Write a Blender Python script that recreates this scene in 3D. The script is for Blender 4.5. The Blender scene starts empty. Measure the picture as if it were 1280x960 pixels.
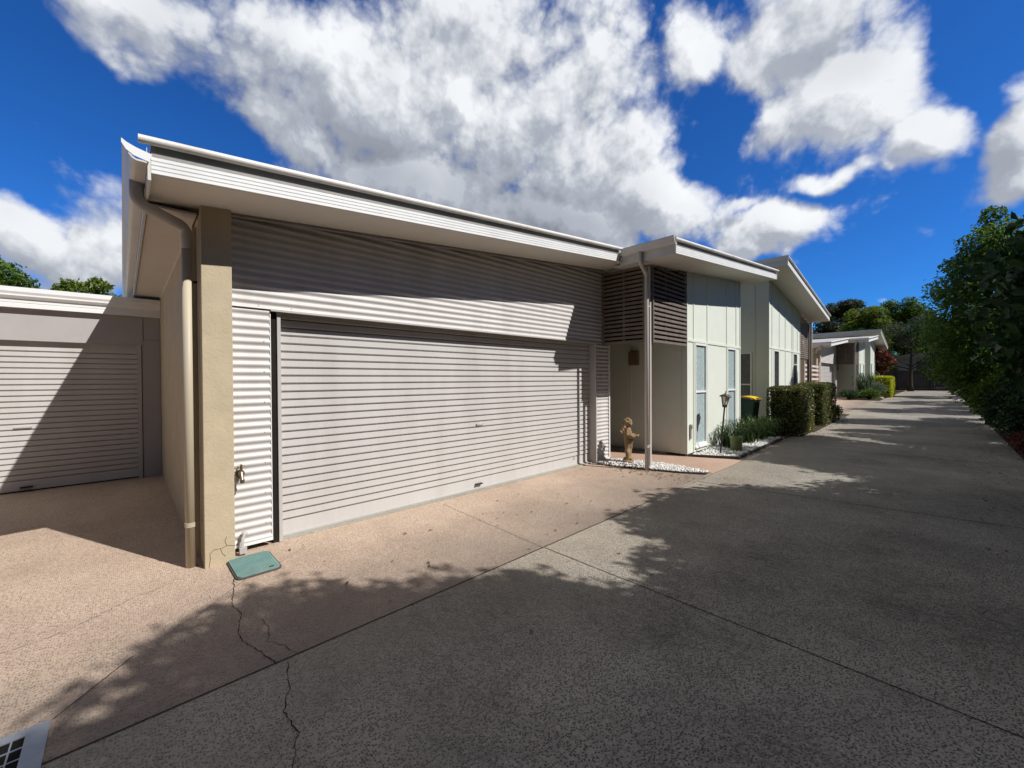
import bpy, math, random
import numpy as np
from mathutils import Vector, Matrix, Euler

# ------------------------------------------------------------------ camera, sky, sun, exposure
scene = bpy.context.scene
COL = scene.collection
G0 = -0.08                                   # level of the driveway beside the garage

def gl(x):                                   # the driveway climbs gently towards the far fence
    return G0 + 0.0105 * max(0.0, min(x, 70.0) - 8.0)

F = 508.0
YAW = math.atan(530 / F); PITCH = math.atan(5.0 / F); ROLL = 0.0058
cam_d = bpy.data.cameras.new("camera"); cam = bpy.data.objects.new("camera", cam_d)
COL.objects.link(cam); scene.camera = cam
cam_d.sensor_width = 36.0; cam_d.lens = 36.0 * F / 1280.0
cam_d.clip_start = 0.05; cam_d.clip_end = 2000
F0 = Vector((math.cos(YAW), math.sin(YAW), 0)); R0 = Vector((math.sin(YAW), -math.cos(YAW), 0)); U0 = Vector((0, 0, 1))
fw = math.cos(PITCH) * F0 - math.sin(PITCH) * U0
u1 = math.cos(PITCH) * U0 + math.sin(PITCH) * F0
rt = math.cos(ROLL) * R0 - math.sin(ROLL) * u1
up = math.cos(ROLL) * u1 + math.sin(ROLL) * R0
M = Matrix((rt, up, -fw)).transposed().to_4x4(); M.translation = Vector((0, 0, 1.6))
cam.matrix_world = M

SUN = Vector((-0.43, 1.0, -1.04)).normalized()
sun_d = bpy.data.lights.new("sun", 'SUN'); sun = bpy.data.objects.new("sun", sun_d); COL.objects.link(sun)
sun_d.energy = 4.6; sun_d.angle = math.radians(0.53); sun_d.color = (1.0, 0.962, 0.915)
sun.rotation_euler = SUN.to_track_quat('-Z', 'Y').to_euler(); sun.location = (6, -14, 14)

scene.view_settings.view_transform = 'Standard'; scene.view_settings.look = 'None'
scene.view_settings.exposure = 0.22; scene.view_settings.gamma = 1.0
scene.view_settings.use_curve_mapping = False
scene.cycles.max_bounces = 8; scene.cycles.diffuse_bounces = 4; scene.cycles.glossy_bounces = 3
scene.cycles.transparent_max_bounces = 8; scene.cycles.caustics_reflective = False; scene.cycles.caustics_refractive = False

CLOUDS = [
 (0.1487, 0.8104, 0.5667, -0.9624, -0.1299, -0.2715, 0.295, 0.1193, 1.0),
 (0.424, 0.7111, 0.5609, -0.9729, 0.0842, -0.4804, 0.4086, 0.1941, 1.1),
 (0.6656, 0.5672, 0.4849, -1.0046, 0.4417, -0.5998, 0.3516, 0.2306, 1.2),
 (0.5085, 0.568, 0.6471, -0.8669, -0.0135, -0.7416, 0.3642, 0.1103, 1.0),
 (0.8204, 0.4299, 0.3769, -1.165, 0.302, -0.961, 0.1903, 0.0967, 1.3),
 (0.9273, 0.2245, 0.2996, -1.2585, 0.2224, -1.2622, 0.1311, 0.0545, 1.3),
 (0.0162, 0.8656, 0.5004, -1.0448, 0.081, 0.0282, 0.1108, 0.0515, 0.95),
 (0.244, 0.8455, 0.475, -1.0358, 0.372, -0.0688, 0.1461, 0.0913, 0.9),
 (0.533, 0.761, 0.3699, -1.1852, 0.183, -0.5372, 0.3572, 0.1505, 1.5),
 (0.7132, 0.6089, 0.3472, -1.2043, 0.251, -0.7691, 0.2645, 0.1058, 1.5),
 (0.6851, 0.4412, 0.5797, -0.9524, -0.0027, -1.0005, 0.114, 0.1553, 0.9),
 (0.7281, 0.3122, 0.6103, -0.8443, 0.4059, -0.8283, 0.0981, 0.0717, 0.8),
 (0.8126, 0.146, 0.5642, -0.9474, 0.2599, -1.2102, 0.1352, 0.0994, 1.2),
 (0.8853, 0.0934, 0.4554, -1.0337, 0.4729, -1.2008, 0.1238, 0.1121, 1.3),
 (0.8728, 0.1683, 0.4582, -1.0442, 0.4235, -1.1457, 0.092, 0.1006, 1.0),
 (0.9293, 0.0189, 0.369, -1.031, 0.7701, -1.1552, 0.0636, 0.0612, 1.0),
 (0.9243, 0.1478, 0.352, -1.2091, 0.1016, -1.3739, 0.0864, 0.0283, 0.85),
 (0.8918, 0.2712, 0.3621, -1.1929, 0.1922, -1.1999, 0.0348, 0.0134, 0.6),
 (0.9491, 0.01, 0.3148, -1.2349, 0.3015, -1.457, 0.0151, 0.0273, 0.5),
 (0.9329, -0.0858, 0.3497, -1.1825, 0.393, -1.5072, 0.0684, 0.0934, 1.5),
 (0.95, -0.0744, 0.3032, -1.2429, 0.3444, -1.5345, 0.0563, 0.0513, 1.2),
 (-0.1028, 0.97, 0.2203, -1.3462, 0.1485, 0.1393, 0.0948, 0.0678, 1.05),
 (-0.0251, 0.9781, 0.2068, -1.3532, 0.291, 0.089, 0.097, 0.1069, 1.1),
 (-0.1131, 0.9612, 0.2517, -1.3148, 0.1074, 0.1452, 0.0556, 0.0434, 0.9),
 (-0.0847, 0.9866, 0.1391, -1.4297, -0.1471, 0.0648, 0.1484, 0.0511, 0.9),
 (0.9867, 0.0692, 0.1473, -1.4229, 0.0244, -1.4972, 0.0167, 0.01, 0.62),
]

BASES = [
 (0.6402, 0.6646, 0.3853, -1.1656, 0.2134, -0.6761, 0.396, 0.122, 0.5),
 (0.329, 0.8314, 0.4477, -1.0789, 0.3238, -0.208, 0.2988, 0.1128, 0.3),
 (0.1551, 0.8502, 0.5032, -1.043, 0.0429, -0.1554, 0.2009, 0.0822, 0.12),
 (0.7512, 0.5697, 0.3333, -1.2175, 0.2709, -0.8236, 0.2111, 0.0696, 0.18),
 (-0.0839, 0.9818, 0.1704, -1.3991, 0.0768, 0.0986, 0.1121, 0.0332, 0.3),
 (0.9448, -0.0724, 0.3196, -1.2226, 0.3577, -1.5208, 0.0601, 0.0681, 0.22),
 (0.9325, 0.2327, 0.2762, -1.2834, 0.2261, -1.2601, 0.1275, 0.0337, 0.12),
 (0.8436, 0.099, 0.5278, -0.974, 0.3503, -1.2249, 0.1188, 0.0674, 0.1),
]

def make_world():
    w = bpy.data.worlds.new("World"); scene.world = w; w.use_nodes = True
    nt = w.node_tree; nt.nodes.clear(); N = nt.nodes.new; L = nt.links.new
    out = N('ShaderNodeOutputWorld'); bg = N('ShaderNodeBackground'); L(bg.outputs[0], out.inputs[0])
    bg.inputs[1].default_value = 0.1
    w.cycles.sampling_method = 'MANUAL'; w.cycles.sample_map_resolution = 256
    sky = N('ShaderNodeTexSky'); sky.sky_type = 'NISHITA'; sky.sun_disc = False
    sky.sun_elevation = math.asin(-SUN.z); sky.sun_rotation = math.atan2(-SUN.x, -SUN.y)
    sky.air_density = 0.9; sky.dust_density = 0.15; sky.ozone_density = 4.0
    # cloud density as a node group, read twice: here and a little nearer the sun
    g = bpy.data.node_groups.new('cloud_density', 'ShaderNodeTree')
    g.interface.new_socket(name='Vector', in_out='INPUT', socket_type='NodeSocketVector')
    g.interface.new_socket(name='Density', in_out='OUTPUT', socket_type='NodeSocketFloat')
    n = g.nodes.new; l = g.links.new
    gi = n('NodeGroupInput'); go = n('NodeGroupOutput')
    # warp
    nz = n('ShaderNodeTexNoise'); nz.inputs['Scale'].default_value = 5.0; nz.inputs['Detail'].default_value = 4.0
    l(gi.outputs[0], nz.inputs['Vector'])
    sub = n('ShaderNodeVectorMath'); sub.operation = 'SUBTRACT'; l(nz.outputs['Color'], sub.inputs[0]); sub.inputs[1].default_value = (.5, .5, .5)
    sc = n('ShaderNodeVectorMath'); sc.operation = 'SCALE'; l(sub.outputs[0], sc.inputs[0]); sc.inputs['Scale'].default_value = 0.13
    ad = n('ShaderNodeVectorMath'); ad.operation = 'ADD'; l(gi.outputs[0], ad.inputs[0]); l(sc.outputs[0], ad.inputs[1])
    acc = None
    for (cx, cy, cz, rx, ry, rz, ra, rb, wt) in CLOUDS:
        m = n('ShaderNodeMapping'); m.vector_type = 'TEXTURE'; l(ad.outputs[0], m.inputs['Vector'])
        m.inputs['Location'].default_value = (cx, cy, cz); m.inputs['Rotation'].default_value = (rx, ry, rz)
        m.inputs['Scale'].default_value = (ra, rb, 0.6)
        ln = n('ShaderNodeVectorMath'); ln.operation = 'LENGTH'; l(m.outputs[0], ln.inputs[0])
        mr = n('ShaderNodeMapRange'); mr.interpolation_type = 'SMOOTHSTEP'; l(ln.outputs['Value'], mr.inputs['Value'])
        mr.inputs['From Min'].default_value = 1.30; mr.inputs['From Max'].default_value = 0.15
        mr.inputs['To Min'].default_value = 0.0; mr.inputs['To Max'].default_value = wt * 1.2
        if acc is None: acc = mr.outputs[0]
        else:
            mx = n('ShaderNodeMath'); mx.operation = 'SMOOTH_MAX'; mx.inputs[2].default_value = 0.25
            l(acc, mx.inputs[0]); l(mr.outputs[0], mx.inputs[1]); acc = mx.outputs[0]
    # cauliflower billows plus soft fractal wisps
    w2 = n('ShaderNodeTexNoise'); w2.inputs['Scale'].default_value = 14.0; w2.inputs['Detail'].default_value = 3.0; l(gi.outputs[0], w2.inputs['Vector'])
    w3 = n('ShaderNodeVectorMath'); w3.operation = 'MULTIPLY_ADD'; l(w2.outputs['Color'], w3.inputs[0]); w3.inputs[1].default_value = (.05, .05, .05); l(gi.outputs[0], w3.inputs[2])
    vo = n('ShaderNodeTexVoronoi'); vo.feature = 'F1'; vo.inputs['Scale'].default_value = 7.0; vo.inputs['Detail'].default_value = 3.0; vo.inputs['Roughness'].default_value = .55; vo.inputs['Lacunarity'].default_value = 2.3
    l(w3.outputs[0], vo.inputs['Vector'])
    n1 = n('ShaderNodeTexNoise'); n1.inputs['Scale'].default_value = 4.2; n1.inputs['Detail'].default_value = 10.0; n1.inputs['Roughness'].default_value = 0.63; n1.inputs['Distortion'].default_value = .2; l(gi.outputs[0], n1.inputs['Vector'])
    a1 = n('ShaderNodeMath'); a1.operation = 'MULTIPLY_ADD'; l(n1.outputs['Fac'], a1.inputs[0]); a1.inputs[1].default_value = 2.35; a1.inputs[2].default_value = -0.76
    v1 = n('ShaderNodeMath'); v1.operation = 'MULTIPLY_ADD'; l(vo.outputs['Distance'], v1.inputs[0]); v1.inputs[1].default_value = -0.70; l(a1.outputs[0], v1.inputs[2])
    a2 = n('ShaderNodeMath'); a2.operation = 'ADD'; l(acc, a2.inputs[0]); l(v1.outputs[0], a2.inputs[1])
    l(a2.outputs[0], go.inputs[0])
    tc = N('ShaderNodeTexCoord')
    d1 = N('ShaderNodeGroup'); d1.node_tree = g; L(tc.outputs['Generated'], d1.inputs[0])
    of = N('ShaderNodeVectorMath'); of.operation = 'ADD'; L(tc.outputs['Generated'], of.inputs[0]); of.inputs[1].default_value = (0.010, -0.022, 0.034)
    d2 = N('ShaderNodeGroup'); d2.node_tree = g; L(of.outputs[0], d2.inputs[0])
    al = N('ShaderNodeMapRange'); al.interpolation_type = 'SMOOTHSTEP'; L(d1.outputs[0], al.inputs['Value'])
    al.inputs['From Min'].default_value = 0.06; al.inputs['From Max'].default_value = 0.78
    df = N('ShaderNodeMath'); df.operation = 'SUBTRACT'; L(d1.outputs[0], df.inputs[0]); L(d2.outputs[0], df.inputs[1])
    lt = N('ShaderNodeMapRange'); L(df.outputs[0], lt.inputs['Value'])
    lt.inputs['From Min'].default_value = -0.30; lt.inputs['From Max'].default_value = 0.34
    lt.inputs['To Min'].default_value = -0.26; lt.inputs['To Max'].default_value = 0.36
    acc = None                                             # heavy grey bases of the big clouds
    for (cx, cy, cz, rx, ry, rz, ra, rb, wt) in BASES:
        m = N('ShaderNodeMapping'); m.vector_type = 'TEXTURE'; L(tc.outputs['Generated'], m.inputs['Vector'])
        m.inputs['Location'].default_value = (cx, cy, cz); m.inputs['Rotation'].default_value = (rx, ry, rz); m.inputs['Scale'].default_value = (ra, rb, .6)
        ln = N('ShaderNodeVectorMath'); ln.operation = 'LENGTH'; L(m.outputs[0], ln.inputs[0])
        mr = N('ShaderNodeMapRange'); mr.interpolation_type = 'SMOOTHSTEP'; L(ln.outputs['Value'], mr.inputs['Value'])
        mr.inputs['From Min'].default_value = 1.4; mr.inputs['From Max'].default_value = 0.1; mr.inputs['To Min'].default_value = 0; mr.inputs['To Max'].default_value = wt
        if acc is None: acc = mr.outputs[0]
        else:
            q = N('ShaderNodeMath'); q.operation = 'ADD'; L(acc, q.inputs[0]); L(mr.outputs[0], q.inputs[1]); acc = q.outputs[0]
    fn = N('ShaderNodeTexNoise'); fn.inputs['Scale'].default_value = 7.0; fn.inputs['Detail'].default_value = 8.0; fn.inputs['Roughness'].default_value = .5; fn.inputs['Distortion'].default_value = .3
    L(tc.outputs['Generated'], fn.inputs['Vector'])
    fm = N('ShaderNodeMath'); fm.operation = 'MULTIPLY_ADD'; L(fn.outputs['Fac'], fm.inputs[0]); fm.inputs[1].default_value = 0.6; fm.inputs[2].default_value = 0.31
    s1 = N('ShaderNodeMath'); s1.operation = 'SUBTRACT'; L(fm.outputs[0], s1.inputs[0]); L(acc, s1.inputs[1])
    mul = N('ShaderNodeMath'); mul.operation = 'ADD'; L(s1.outputs[0], mul.inputs[0]); L(lt.outputs[0], mul.inputs[1])
    wr = N('ShaderNodeMapRange'); L(mul.outputs[0], wr.inputs['Value']); wr.inputs['From Min'].default_value = -.45; wr.inputs['From Max'].default_value = 1.15
    rp = N('ShaderNodeValToRGB'); L(wr.outputs[0], rp.inputs[0]); e = rp.color_ramp.elements
    e[0].position = 0.0; e[0].color = (1.9, 2.1, 2.55, 1); e[1].position = 1.0; e[1].color = (8.6, 8.8, 9.0, 1)
    m1 = e.new(0.5); m1.color = (3.7, 4.0, 4.6, 1)
    tint = N('ShaderNodeMix'); tint.data_type = 'RGBA'; tint.blend_type = 'MULTIPLY'; tint.inputs[0].default_value = 1.0
    L(sky.outputs[0], tint.inputs[6]); tint.inputs[7].default_value = (0.16, 0.55, 1.08, 1)
    mix = N('ShaderNodeMix'); mix.data_type = 'RGBA'; L(al.outputs[0], mix.inputs[0]); L(tint.outputs[2], mix.inputs[6]); L(rp.outputs[0], mix.inputs[7])
    # unseen pale fill added to the sky above and behind the view, lifting the shade
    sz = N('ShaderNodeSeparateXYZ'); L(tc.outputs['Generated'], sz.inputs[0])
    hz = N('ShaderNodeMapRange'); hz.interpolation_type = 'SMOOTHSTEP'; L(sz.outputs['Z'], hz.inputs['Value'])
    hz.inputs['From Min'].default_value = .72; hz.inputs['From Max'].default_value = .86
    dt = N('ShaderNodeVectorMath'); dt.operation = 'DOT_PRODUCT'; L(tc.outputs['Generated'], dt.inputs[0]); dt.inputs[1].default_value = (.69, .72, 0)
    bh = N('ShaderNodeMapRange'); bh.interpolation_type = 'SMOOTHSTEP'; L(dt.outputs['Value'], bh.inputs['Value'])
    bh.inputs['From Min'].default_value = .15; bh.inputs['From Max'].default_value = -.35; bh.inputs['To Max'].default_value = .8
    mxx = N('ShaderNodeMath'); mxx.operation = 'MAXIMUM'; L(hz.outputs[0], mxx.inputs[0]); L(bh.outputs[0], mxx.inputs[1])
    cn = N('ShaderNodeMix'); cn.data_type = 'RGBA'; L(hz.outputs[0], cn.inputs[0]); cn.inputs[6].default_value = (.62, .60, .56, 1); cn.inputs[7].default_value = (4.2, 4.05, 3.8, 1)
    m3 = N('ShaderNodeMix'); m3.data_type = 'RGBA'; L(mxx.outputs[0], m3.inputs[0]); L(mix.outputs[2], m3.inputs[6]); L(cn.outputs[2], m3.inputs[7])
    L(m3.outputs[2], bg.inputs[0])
make_world()

# ------------------------------------------------------------------ helpers
def tag(o, label=None, cat=None, group=None, kind=None):
    if label: o['label'] = label
    if cat: o['category'] = cat
    if group: o['group'] = group
    if kind: o['kind'] = kind
    return o

def empty(name, loc, label, cat, group=None):
    o = bpy.data.objects.new(name, None); COL.objects.link(o); o.location = loc
    o.empty_display_size = 0.2
    return tag(o, label, cat, group)

def root_loc(p):
    v = Vector((0, 0, 0))
    while p is not None:
        v = v + p.location; p = p.parent
    return v

class MB:
    def __init__(s): s.v = []; s.f = []
    def add(s, vs, fs):
        b = len(s.v); s.v += [tuple(v) for v in vs]; s.f += [tuple(i + b for i in f) for f in fs]; return s
    def box(s, x0, x1, y0, y1, z0, z1, zs=None):
        """zs = (z top at x0, z top at x1)"""
        a, b = zs if zs else (z1, z1)
        return s.add([(x0, y0, z0), (x1, y0, z0), (x1, y1, z0), (x0, y1, z0), (x0, y0, a), (x1, y0, b), (x1, y1, b), (x0, y1, a)],
              [(0, 3, 2, 1), (4, 5, 6, 7), (0, 1, 5, 4), (1, 2, 6, 5), (2, 3, 7, 6), (3, 0, 4, 7)])
    def sweepx(s, prof, x0, x1, k=0.0, n=1, xr=0.0, cap=True):
        """closed (y, z) profile swept along X, rising k per metre measured from xr"""
        m = len(prof); vs = []
        for i in range(n + 1):
            x = x0 + (x1 - x0) * i / n
            vs += [(x, y, z + k * (x - xr)) for y, z in prof]
        fs = []
        for i in range(n):
            for j in range(m):
                a = i * m + j; b = i * m + (j + 1) % m
                fs.append((a, b, b + m, a + m))
        if cap: fs.append(tuple(range(m))[::-1]); fs.append(tuple(n * m + j for j in range(m)))
        return s.add(vs, fs)
    def sweepy(s, prof, y0, y1, cap=True):
        """closed (x, z) profile swept along Y"""
        m = len(prof); vs = [(x, y0, z) for x, z in prof] + [(x, y1, z) for x, z in prof]
        fs = [(j, (j + 1) % m, (j + 1) % m + m, j + m) for j in range(m)]
        if cap: fs += [tuple(range(m))[::-1], tuple(m + j for j in range(m))]
        return s.add(vs, fs)
    def tube(s, pts, r, n=14, cap=True):
        pts = [Vector(p) for p in pts]
        rs = r if isinstance(r, (list, tuple)) else [r] * len(pts)
        vs = []; T = []
        for i in range(len(pts)):
            a = pts[max(i - 1, 0)]; b = pts[min(i + 1, len(pts) - 1)]; T.append((b - a).normalized())
        ref = Vector((0, 0, 1)) if abs(T[0].z) < .9 else Vector((1, 0, 0))
        for i, p in enumerate(pts):
            u = T[i].cross(ref)
            if u.length < 1e-4: u = T[i].orthogonal()
            u.normalize(); w = T[i].cross(u).normalized(); ref = w.cross(T[i]) if False else ref
            for j in range(n):
                a = 2 * math.pi * j / n; vs.append(p + (u * math.cos(a) + w * math.sin(a)) * rs[i])
        fs = []
        for i in range(len(pts) - 1):
            for j in range(n):
                a = i * n + j; b = i * n + (j + 1) % n; fs.append((a, b, b + n, a + n))
        if cap: fs += [tuple(range(n))[::-1], tuple((len(pts) - 1) * n + j for j in range(n))]
        return s.add(vs, fs)
    def lathe(s, c, prof, n=20):
        vs = []; m = len(prof)
        for r, z in prof:
            for j in range(n):
                a = 2 * math.pi * j / n; vs.append((c[0] + r * math.cos(a), c[1] + r * math.sin(a), c[2] + z))
        fs = [(i * n + j, i * n + (j + 1) % n, (i + 1) * n + (j + 1) % n, (i + 1) * n + j) for i in range(m - 1) for j in range(n)]
        fs += [tuple(range(n))[::-1], tuple((m - 1) * n + j for j in range(n))]
        return s.add(vs, fs)
    def ball(s, c, r, n=12, m=8, rot=None):
        r = r if isinstance(r, (tuple, list)) else (r, r, r); vs = []; fs = []
        vs.append(Vector((0, 0, -1)))
        for i in range(1, m):
            t = -math.pi / 2 + math.pi * i / m
            for j in range(n):
                a = 2 * math.pi * j / n; vs.append(Vector((math.cos(a) * math.cos(t), math.sin(a) * math.cos(t), math.sin(t))))
        vs.append(Vector((0, 0, 1)))
        for j in range(n): fs.append((0, 1 + (j + 1) % n, 1 + j))
        for i in range(m - 2):
            for j in range(n):
                a = 1 + i * n + j; b = 1 + i * n + (j + 1) % n; fs.append((a, b, b + n, a + n))
        e = 1 + (m - 2) * n
        for j in range(n): fs.append((e + j, e + (j + 1) % n, len(vs) - 1))
        out = []
        for v in vs:
            v = Vector((v.x * r[0], v.y * r[1], v.z * r[2]))
            if rot: v = Euler(rot).to_matrix() @ v
            out.append(v + Vector(c))
        return s.add(out, fs)
    def poly(s, pts, z0, z1):
        """flat prism over an (x, y) outline"""
        n = len(pts); vs = [(x, y, z0(x) if callable(z0) else z0) for x, y in pts] + [(x, y, z1(x) if callable(z1) else z1) for x, y in pts]
        fs = [tuple(range(n))[::-1], tuple(range(n, 2 * n))] + [(i, (i + 1) % n, (i + 1) % n + n, i + n) for i in range(n)]
        return s.add(vs, fs)
    def build(s, name, mat, parent=None, smooth=False, bevel=0.0, loc=None):
        off = root_loc(parent) if parent is not None else Vector(loc or (0, 0, 0))
        me = bpy.data.meshes.new(name)
        me.from_pydata([(v[0] - off.x, v[1] - off.y, v[2] - off.z) for v in s.v], [], s.f)
        me.materials.append(mat)
        import bmesh
        bm = bmesh.new(); bm.from_mesh(me); bmesh.ops.recalc_face_normals(bm, faces=bm.faces); bm.to_mesh(me); bm.free()
        if smooth:
            me.polygons.foreach_set('use_smooth', [True] * len(me.polygons))
            if smooth == 'auto': me.set_sharp_from_angle(angle=math.radians(38))
        o = bpy.data.objects.new(name, me); COL.objects.link(o)
        if parent is not None: o.parent = parent
        else: o.location = off
        if bevel:
            b = o.modifiers.new('bevel', 'BEVEL'); b.width = bevel; b.segments = 2; b.limit_method = 'ANGLE'; b.angle_limit = math.radians(40)
        return o

def copy_tree(o, parent=None):
    c = o.copy(); COL.objects.link(c)
    if parent is not None: c.parent = parent
    for ch in list(o.children): copy_tree(ch, c)
    return c

# ------------------------------------------------------------------ materials
def mat(name, col, rough=0.6, spec=0.4, metal=0.0, var=0.06, vscale=3.0, bump=0.0, bscale=60.0, dirt=None, streak=False, coat=0.0):
    m = bpy.data.materials.new(name); m.use_nodes = True; nt = m.node_tree; N = nt.nodes.new; L = nt.links.new
    b = nt.nodes['Principled BSDF']; b.inputs['Roughness'].default_value = rough; b.inputs['Metallic'].default_value = metal
    b.inputs['Specular IOR Level'].default_value = spec; b.inputs['Coat Weight'].default_value = coat
    tc = N('ShaderNodeTexCoord'); mp = N('ShaderNodeMapping'); L(tc.outputs['Object'], mp.inputs[0])
    if streak: mp.inputs['Scale'].default_value = (1, 1, 0.18)
    nz = N('ShaderNodeTexNoise'); nz.inputs['Scale'].default_value = vscale; nz.inputs['Detail'].default_value = 6; nz.inputs['Roughness'].default_value = .62
    L(mp.outputs[0], nz.inputs['Vector'])
    mr = N('ShaderNodeMapRange'); L(nz.outputs['Fac'], mr.inputs['Value']); mr.inputs['From Min'].default_value = .3; mr.inputs['From Max'].default_value = .7
    mx = N('ShaderNodeMix'); mx.data_type = 'RGBA'; L(mr.outputs[0], mx.inputs[0])
    mx.inputs[6].default_value = (*[c * (1 - var) for c in col], 1); mx.inputs[7].default_value = (*[min(1, c * (1 + var)) for c in col], 1)
    last = mx.outputs[2]
    if dirt:
        dcol, amt = dirt
        n2 = N('ShaderNodeTexNoise'); n2.inputs['Scale'].default_value = 1.7; n2.inputs['Detail'].default_value = 9; n2.inputs['Roughness'].default_value = .7
        L(mp.outputs[0], n2.inputs['Vector'])
        r2 = N('ShaderNodeMapRange'); L(n2.outputs['Fac'], r2.inputs['Value']); r2.inputs['From Min'].default_value = .5; r2.inputs['From Max'].default_value = .78
        r2.inputs['To Max'].default_value = amt
        m2 = N('ShaderNodeMix'); m2.data_type = 'RGBA'; L(r2.outputs[0], m2.inputs[0]); L(last, m2.inputs[6]); m2.inputs[7].default_value = (*dcol, 1); last = m2.outputs[2]
    L(last, b.inputs['Base Color'])
    if bump:
        n3 = N('ShaderNodeTexNoise'); n3.inputs['Scale'].default_value = bscale; n3.inputs['Detail'].default_value = 5; L(tc.outputs['Object'], n3.inputs['Vector'])
        bp = N('ShaderNodeBump'); bp.inputs['Strength'].default_value = bump; bp.inputs['Distance'].default_value = 0.01; L(n3.outputs['Fac'], bp.inputs['Height']); L(bp.outputs[0], b.inputs['Normal'])
    return m

def concrete(name, base, light, dark, speck_dark, amt, seed=0.0, border=None, stain=(0.07, 0.065, 0.06), stain_amt=0.6):
    m = bpy.data.materials.new(name); m.use_nodes = True; nt = m.node_tree; N = nt.nodes.new; L = nt.links.new
    b = nt.nodes['Principled BSDF']; b.inputs['Roughness'].default_value = .86; b.inputs['Specular IOR Level'].default_value = .28
    tc = N('ShaderNodeTexCoord'); mp = N('ShaderNodeMapping'); mp.inputs['Location'].default_value = (seed, seed * .7, 0); L(tc.outputs['Object'], mp.inputs[0])
    def noise(scale, detail, rough=.6, stretch=None):
        n = N('ShaderNodeTexNoise'); n.inputs['Scale'].default_value = scale; n.inputs['Detail'].default_value = detail; n.inputs['Roughness'].default_value = rough
        if stretch:
            q = N('ShaderNodeMapping'); q.inputs['Scale'].default_value = stretch; q.inputs['Rotation'].default_value = (0, 0, .12); L(mp.outputs[0], q.inputs[0]); L(q.outputs[0], n.inputs['Vector'])
        else: L(mp.outputs[0], n.inputs['Vector'])
        return n.outputs['Fac']
    def rng(src, a, c, t0=0.0, t1=1.0):
        r = N('ShaderNodeMapRange'); L(src, r.inputs['Value']); r.inputs['From Min'].default_value = a; r.inputs['From Max'].default_value = c
        r.inputs['To Min'].default_value = t0; r.inputs['To Max'].default_value = t1; return r.outputs[0]
    def mix(fac, a, c):
        x = N('ShaderNodeMix'); x.data_type = 'RGBA'; L(fac, x.inputs[0])
        for s_, v in ((6, a), (7, c)):
            if isinstance(v, tuple): x.inputs[s_].default_value = (*v, 1)
            else: L(v, x.inputs[s_])
        return x.outputs[2]
    big = rng(noise(.55, 7, .68), .40, .60)
    c = mix(big, dark, light)
    c = mix(rng(noise(.9, 8, .7, (1.0, .35, 1)), .5, .74, 0, stain_amt), c, stain)
    c = mix(rng(noise(3.2, 6, .7), .35, .7, 0, .5), c, base)
    c = mix(rng(noise(30, 3, .6, (1.0, .45, 1)), .42, .62, 0, .35), c, light)
    # exposed stones and pits: cells of mixed size and tone, some of them missing
    def cells(scale, keep, lo, hi):
        dn = N('ShaderNodeTexNoise'); dn.inputs['Scale'].default_value = scale * 1.3; dn.inputs['Detail'].default_value = 1; L(mp.outputs[0], dn.inputs['Vector'])
        dm = N('ShaderNodeVectorMath'); dm.operation = 'MULTIPLY_ADD'; L(dn.outputs['Color'], dm.inputs[0]); dm.inputs[1].default_value = (.55 / scale,) * 3; L(mp.outputs[0], dm.inputs[2])
        v = N('ShaderNodeTexVoronoi'); v.voronoi_dimensions = '2D'; v.inputs['Scale'].default_value = scale; L(dm.outputs[0], v.inputs['Vector'])
        sc_ = N('ShaderNodeSeparateColor'); L(v.outputs['Color'], sc_.inputs[0])
        k = N('ShaderNodeMath'); k.operation = 'MULTIPLY'; L(rng(v.outputs['Distance'], hi, lo, 0, 1), k.inputs[0]); L(rng(sc_.outputs[0], keep, keep + .25, 0, 1), k.inputs[1])
        return k.outputs[0], sc_.outputs[1]
    pits, tone = cells(78, .38, .16, .42)
    _, tone2 = cells(150, .3, .2, .4)
    c = mix(rng(tone2, 0, 1, 0, .42), c, dark)
    c = mix(rng(tone, .55, 1, 0, .35), c, light)
    sa = N('ShaderNodeMath'); sa.operation = 'MULTIPLY'; L(pits, sa.inputs[0]); sa.inputs[1].default_value = amt
    sp = sa.outputs[0]
    pit = N('ShaderNodeMath'); pit.operation = 'MULTIPLY'; L(sp, pit.inputs[0]); L(rng(noise(1.1, 4), .34, .58, .5, 1), pit.inputs[1])
    c = mix(pit.outputs[0], c, speck_dark)
    c = mix(rng(noise(190, 2, .6), .55, .64, 0, amt * .5), c, speck_dark)
    c = mix(rng(noise(46, 2, .5), .54, .66, 0, .30), c, dark)
    c = mix(rng(noise(150, 1, .5), .60, .68, 0, .35), c, tuple(min(1, v * 1.5) for v in light))
    if border:                                          # weathering along the joint between the two pours
        yc, y0, y1, bc, ba = border
        sp_ = N('ShaderNodeSeparateXYZ'); L(tc.outputs['Object'], sp_.inputs[0])
        wv = N('ShaderNodeMath'); wv.operation = 'MULTIPLY_ADD'; L(noise(1.3, 7, .7), wv.inputs[0]); wv.inputs[1].default_value = 1.6; L(sp_.outputs['Y'], wv.inputs[2])
        c = mix(rng(wv.outputs[0], y0 + .8, y1 + .8, 0, ba), c, bc)
    L(c, b.inputs['Base Color'])
    inv = N('ShaderNodeMath'); inv.operation = 'MULTIPLY'; L(sp, inv.inputs[0]); inv.inputs[1].default_value = -1.0
    sm = N('ShaderNodeMath'); sm.operation = 'ADD'; L(inv.outputs[0], sm.inputs[0]); L(noise(45, 4, .7), sm.inputs[1])
    bp = N('ShaderNodeBump'); bp.inputs['Strength'].default_value = .8; bp.inputs['Distance'].default_value = .009; L(sm.outputs[0], bp.inputs['Height']); L(bp.outputs[0], b.inputs['Normal'])
    return m

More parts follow.
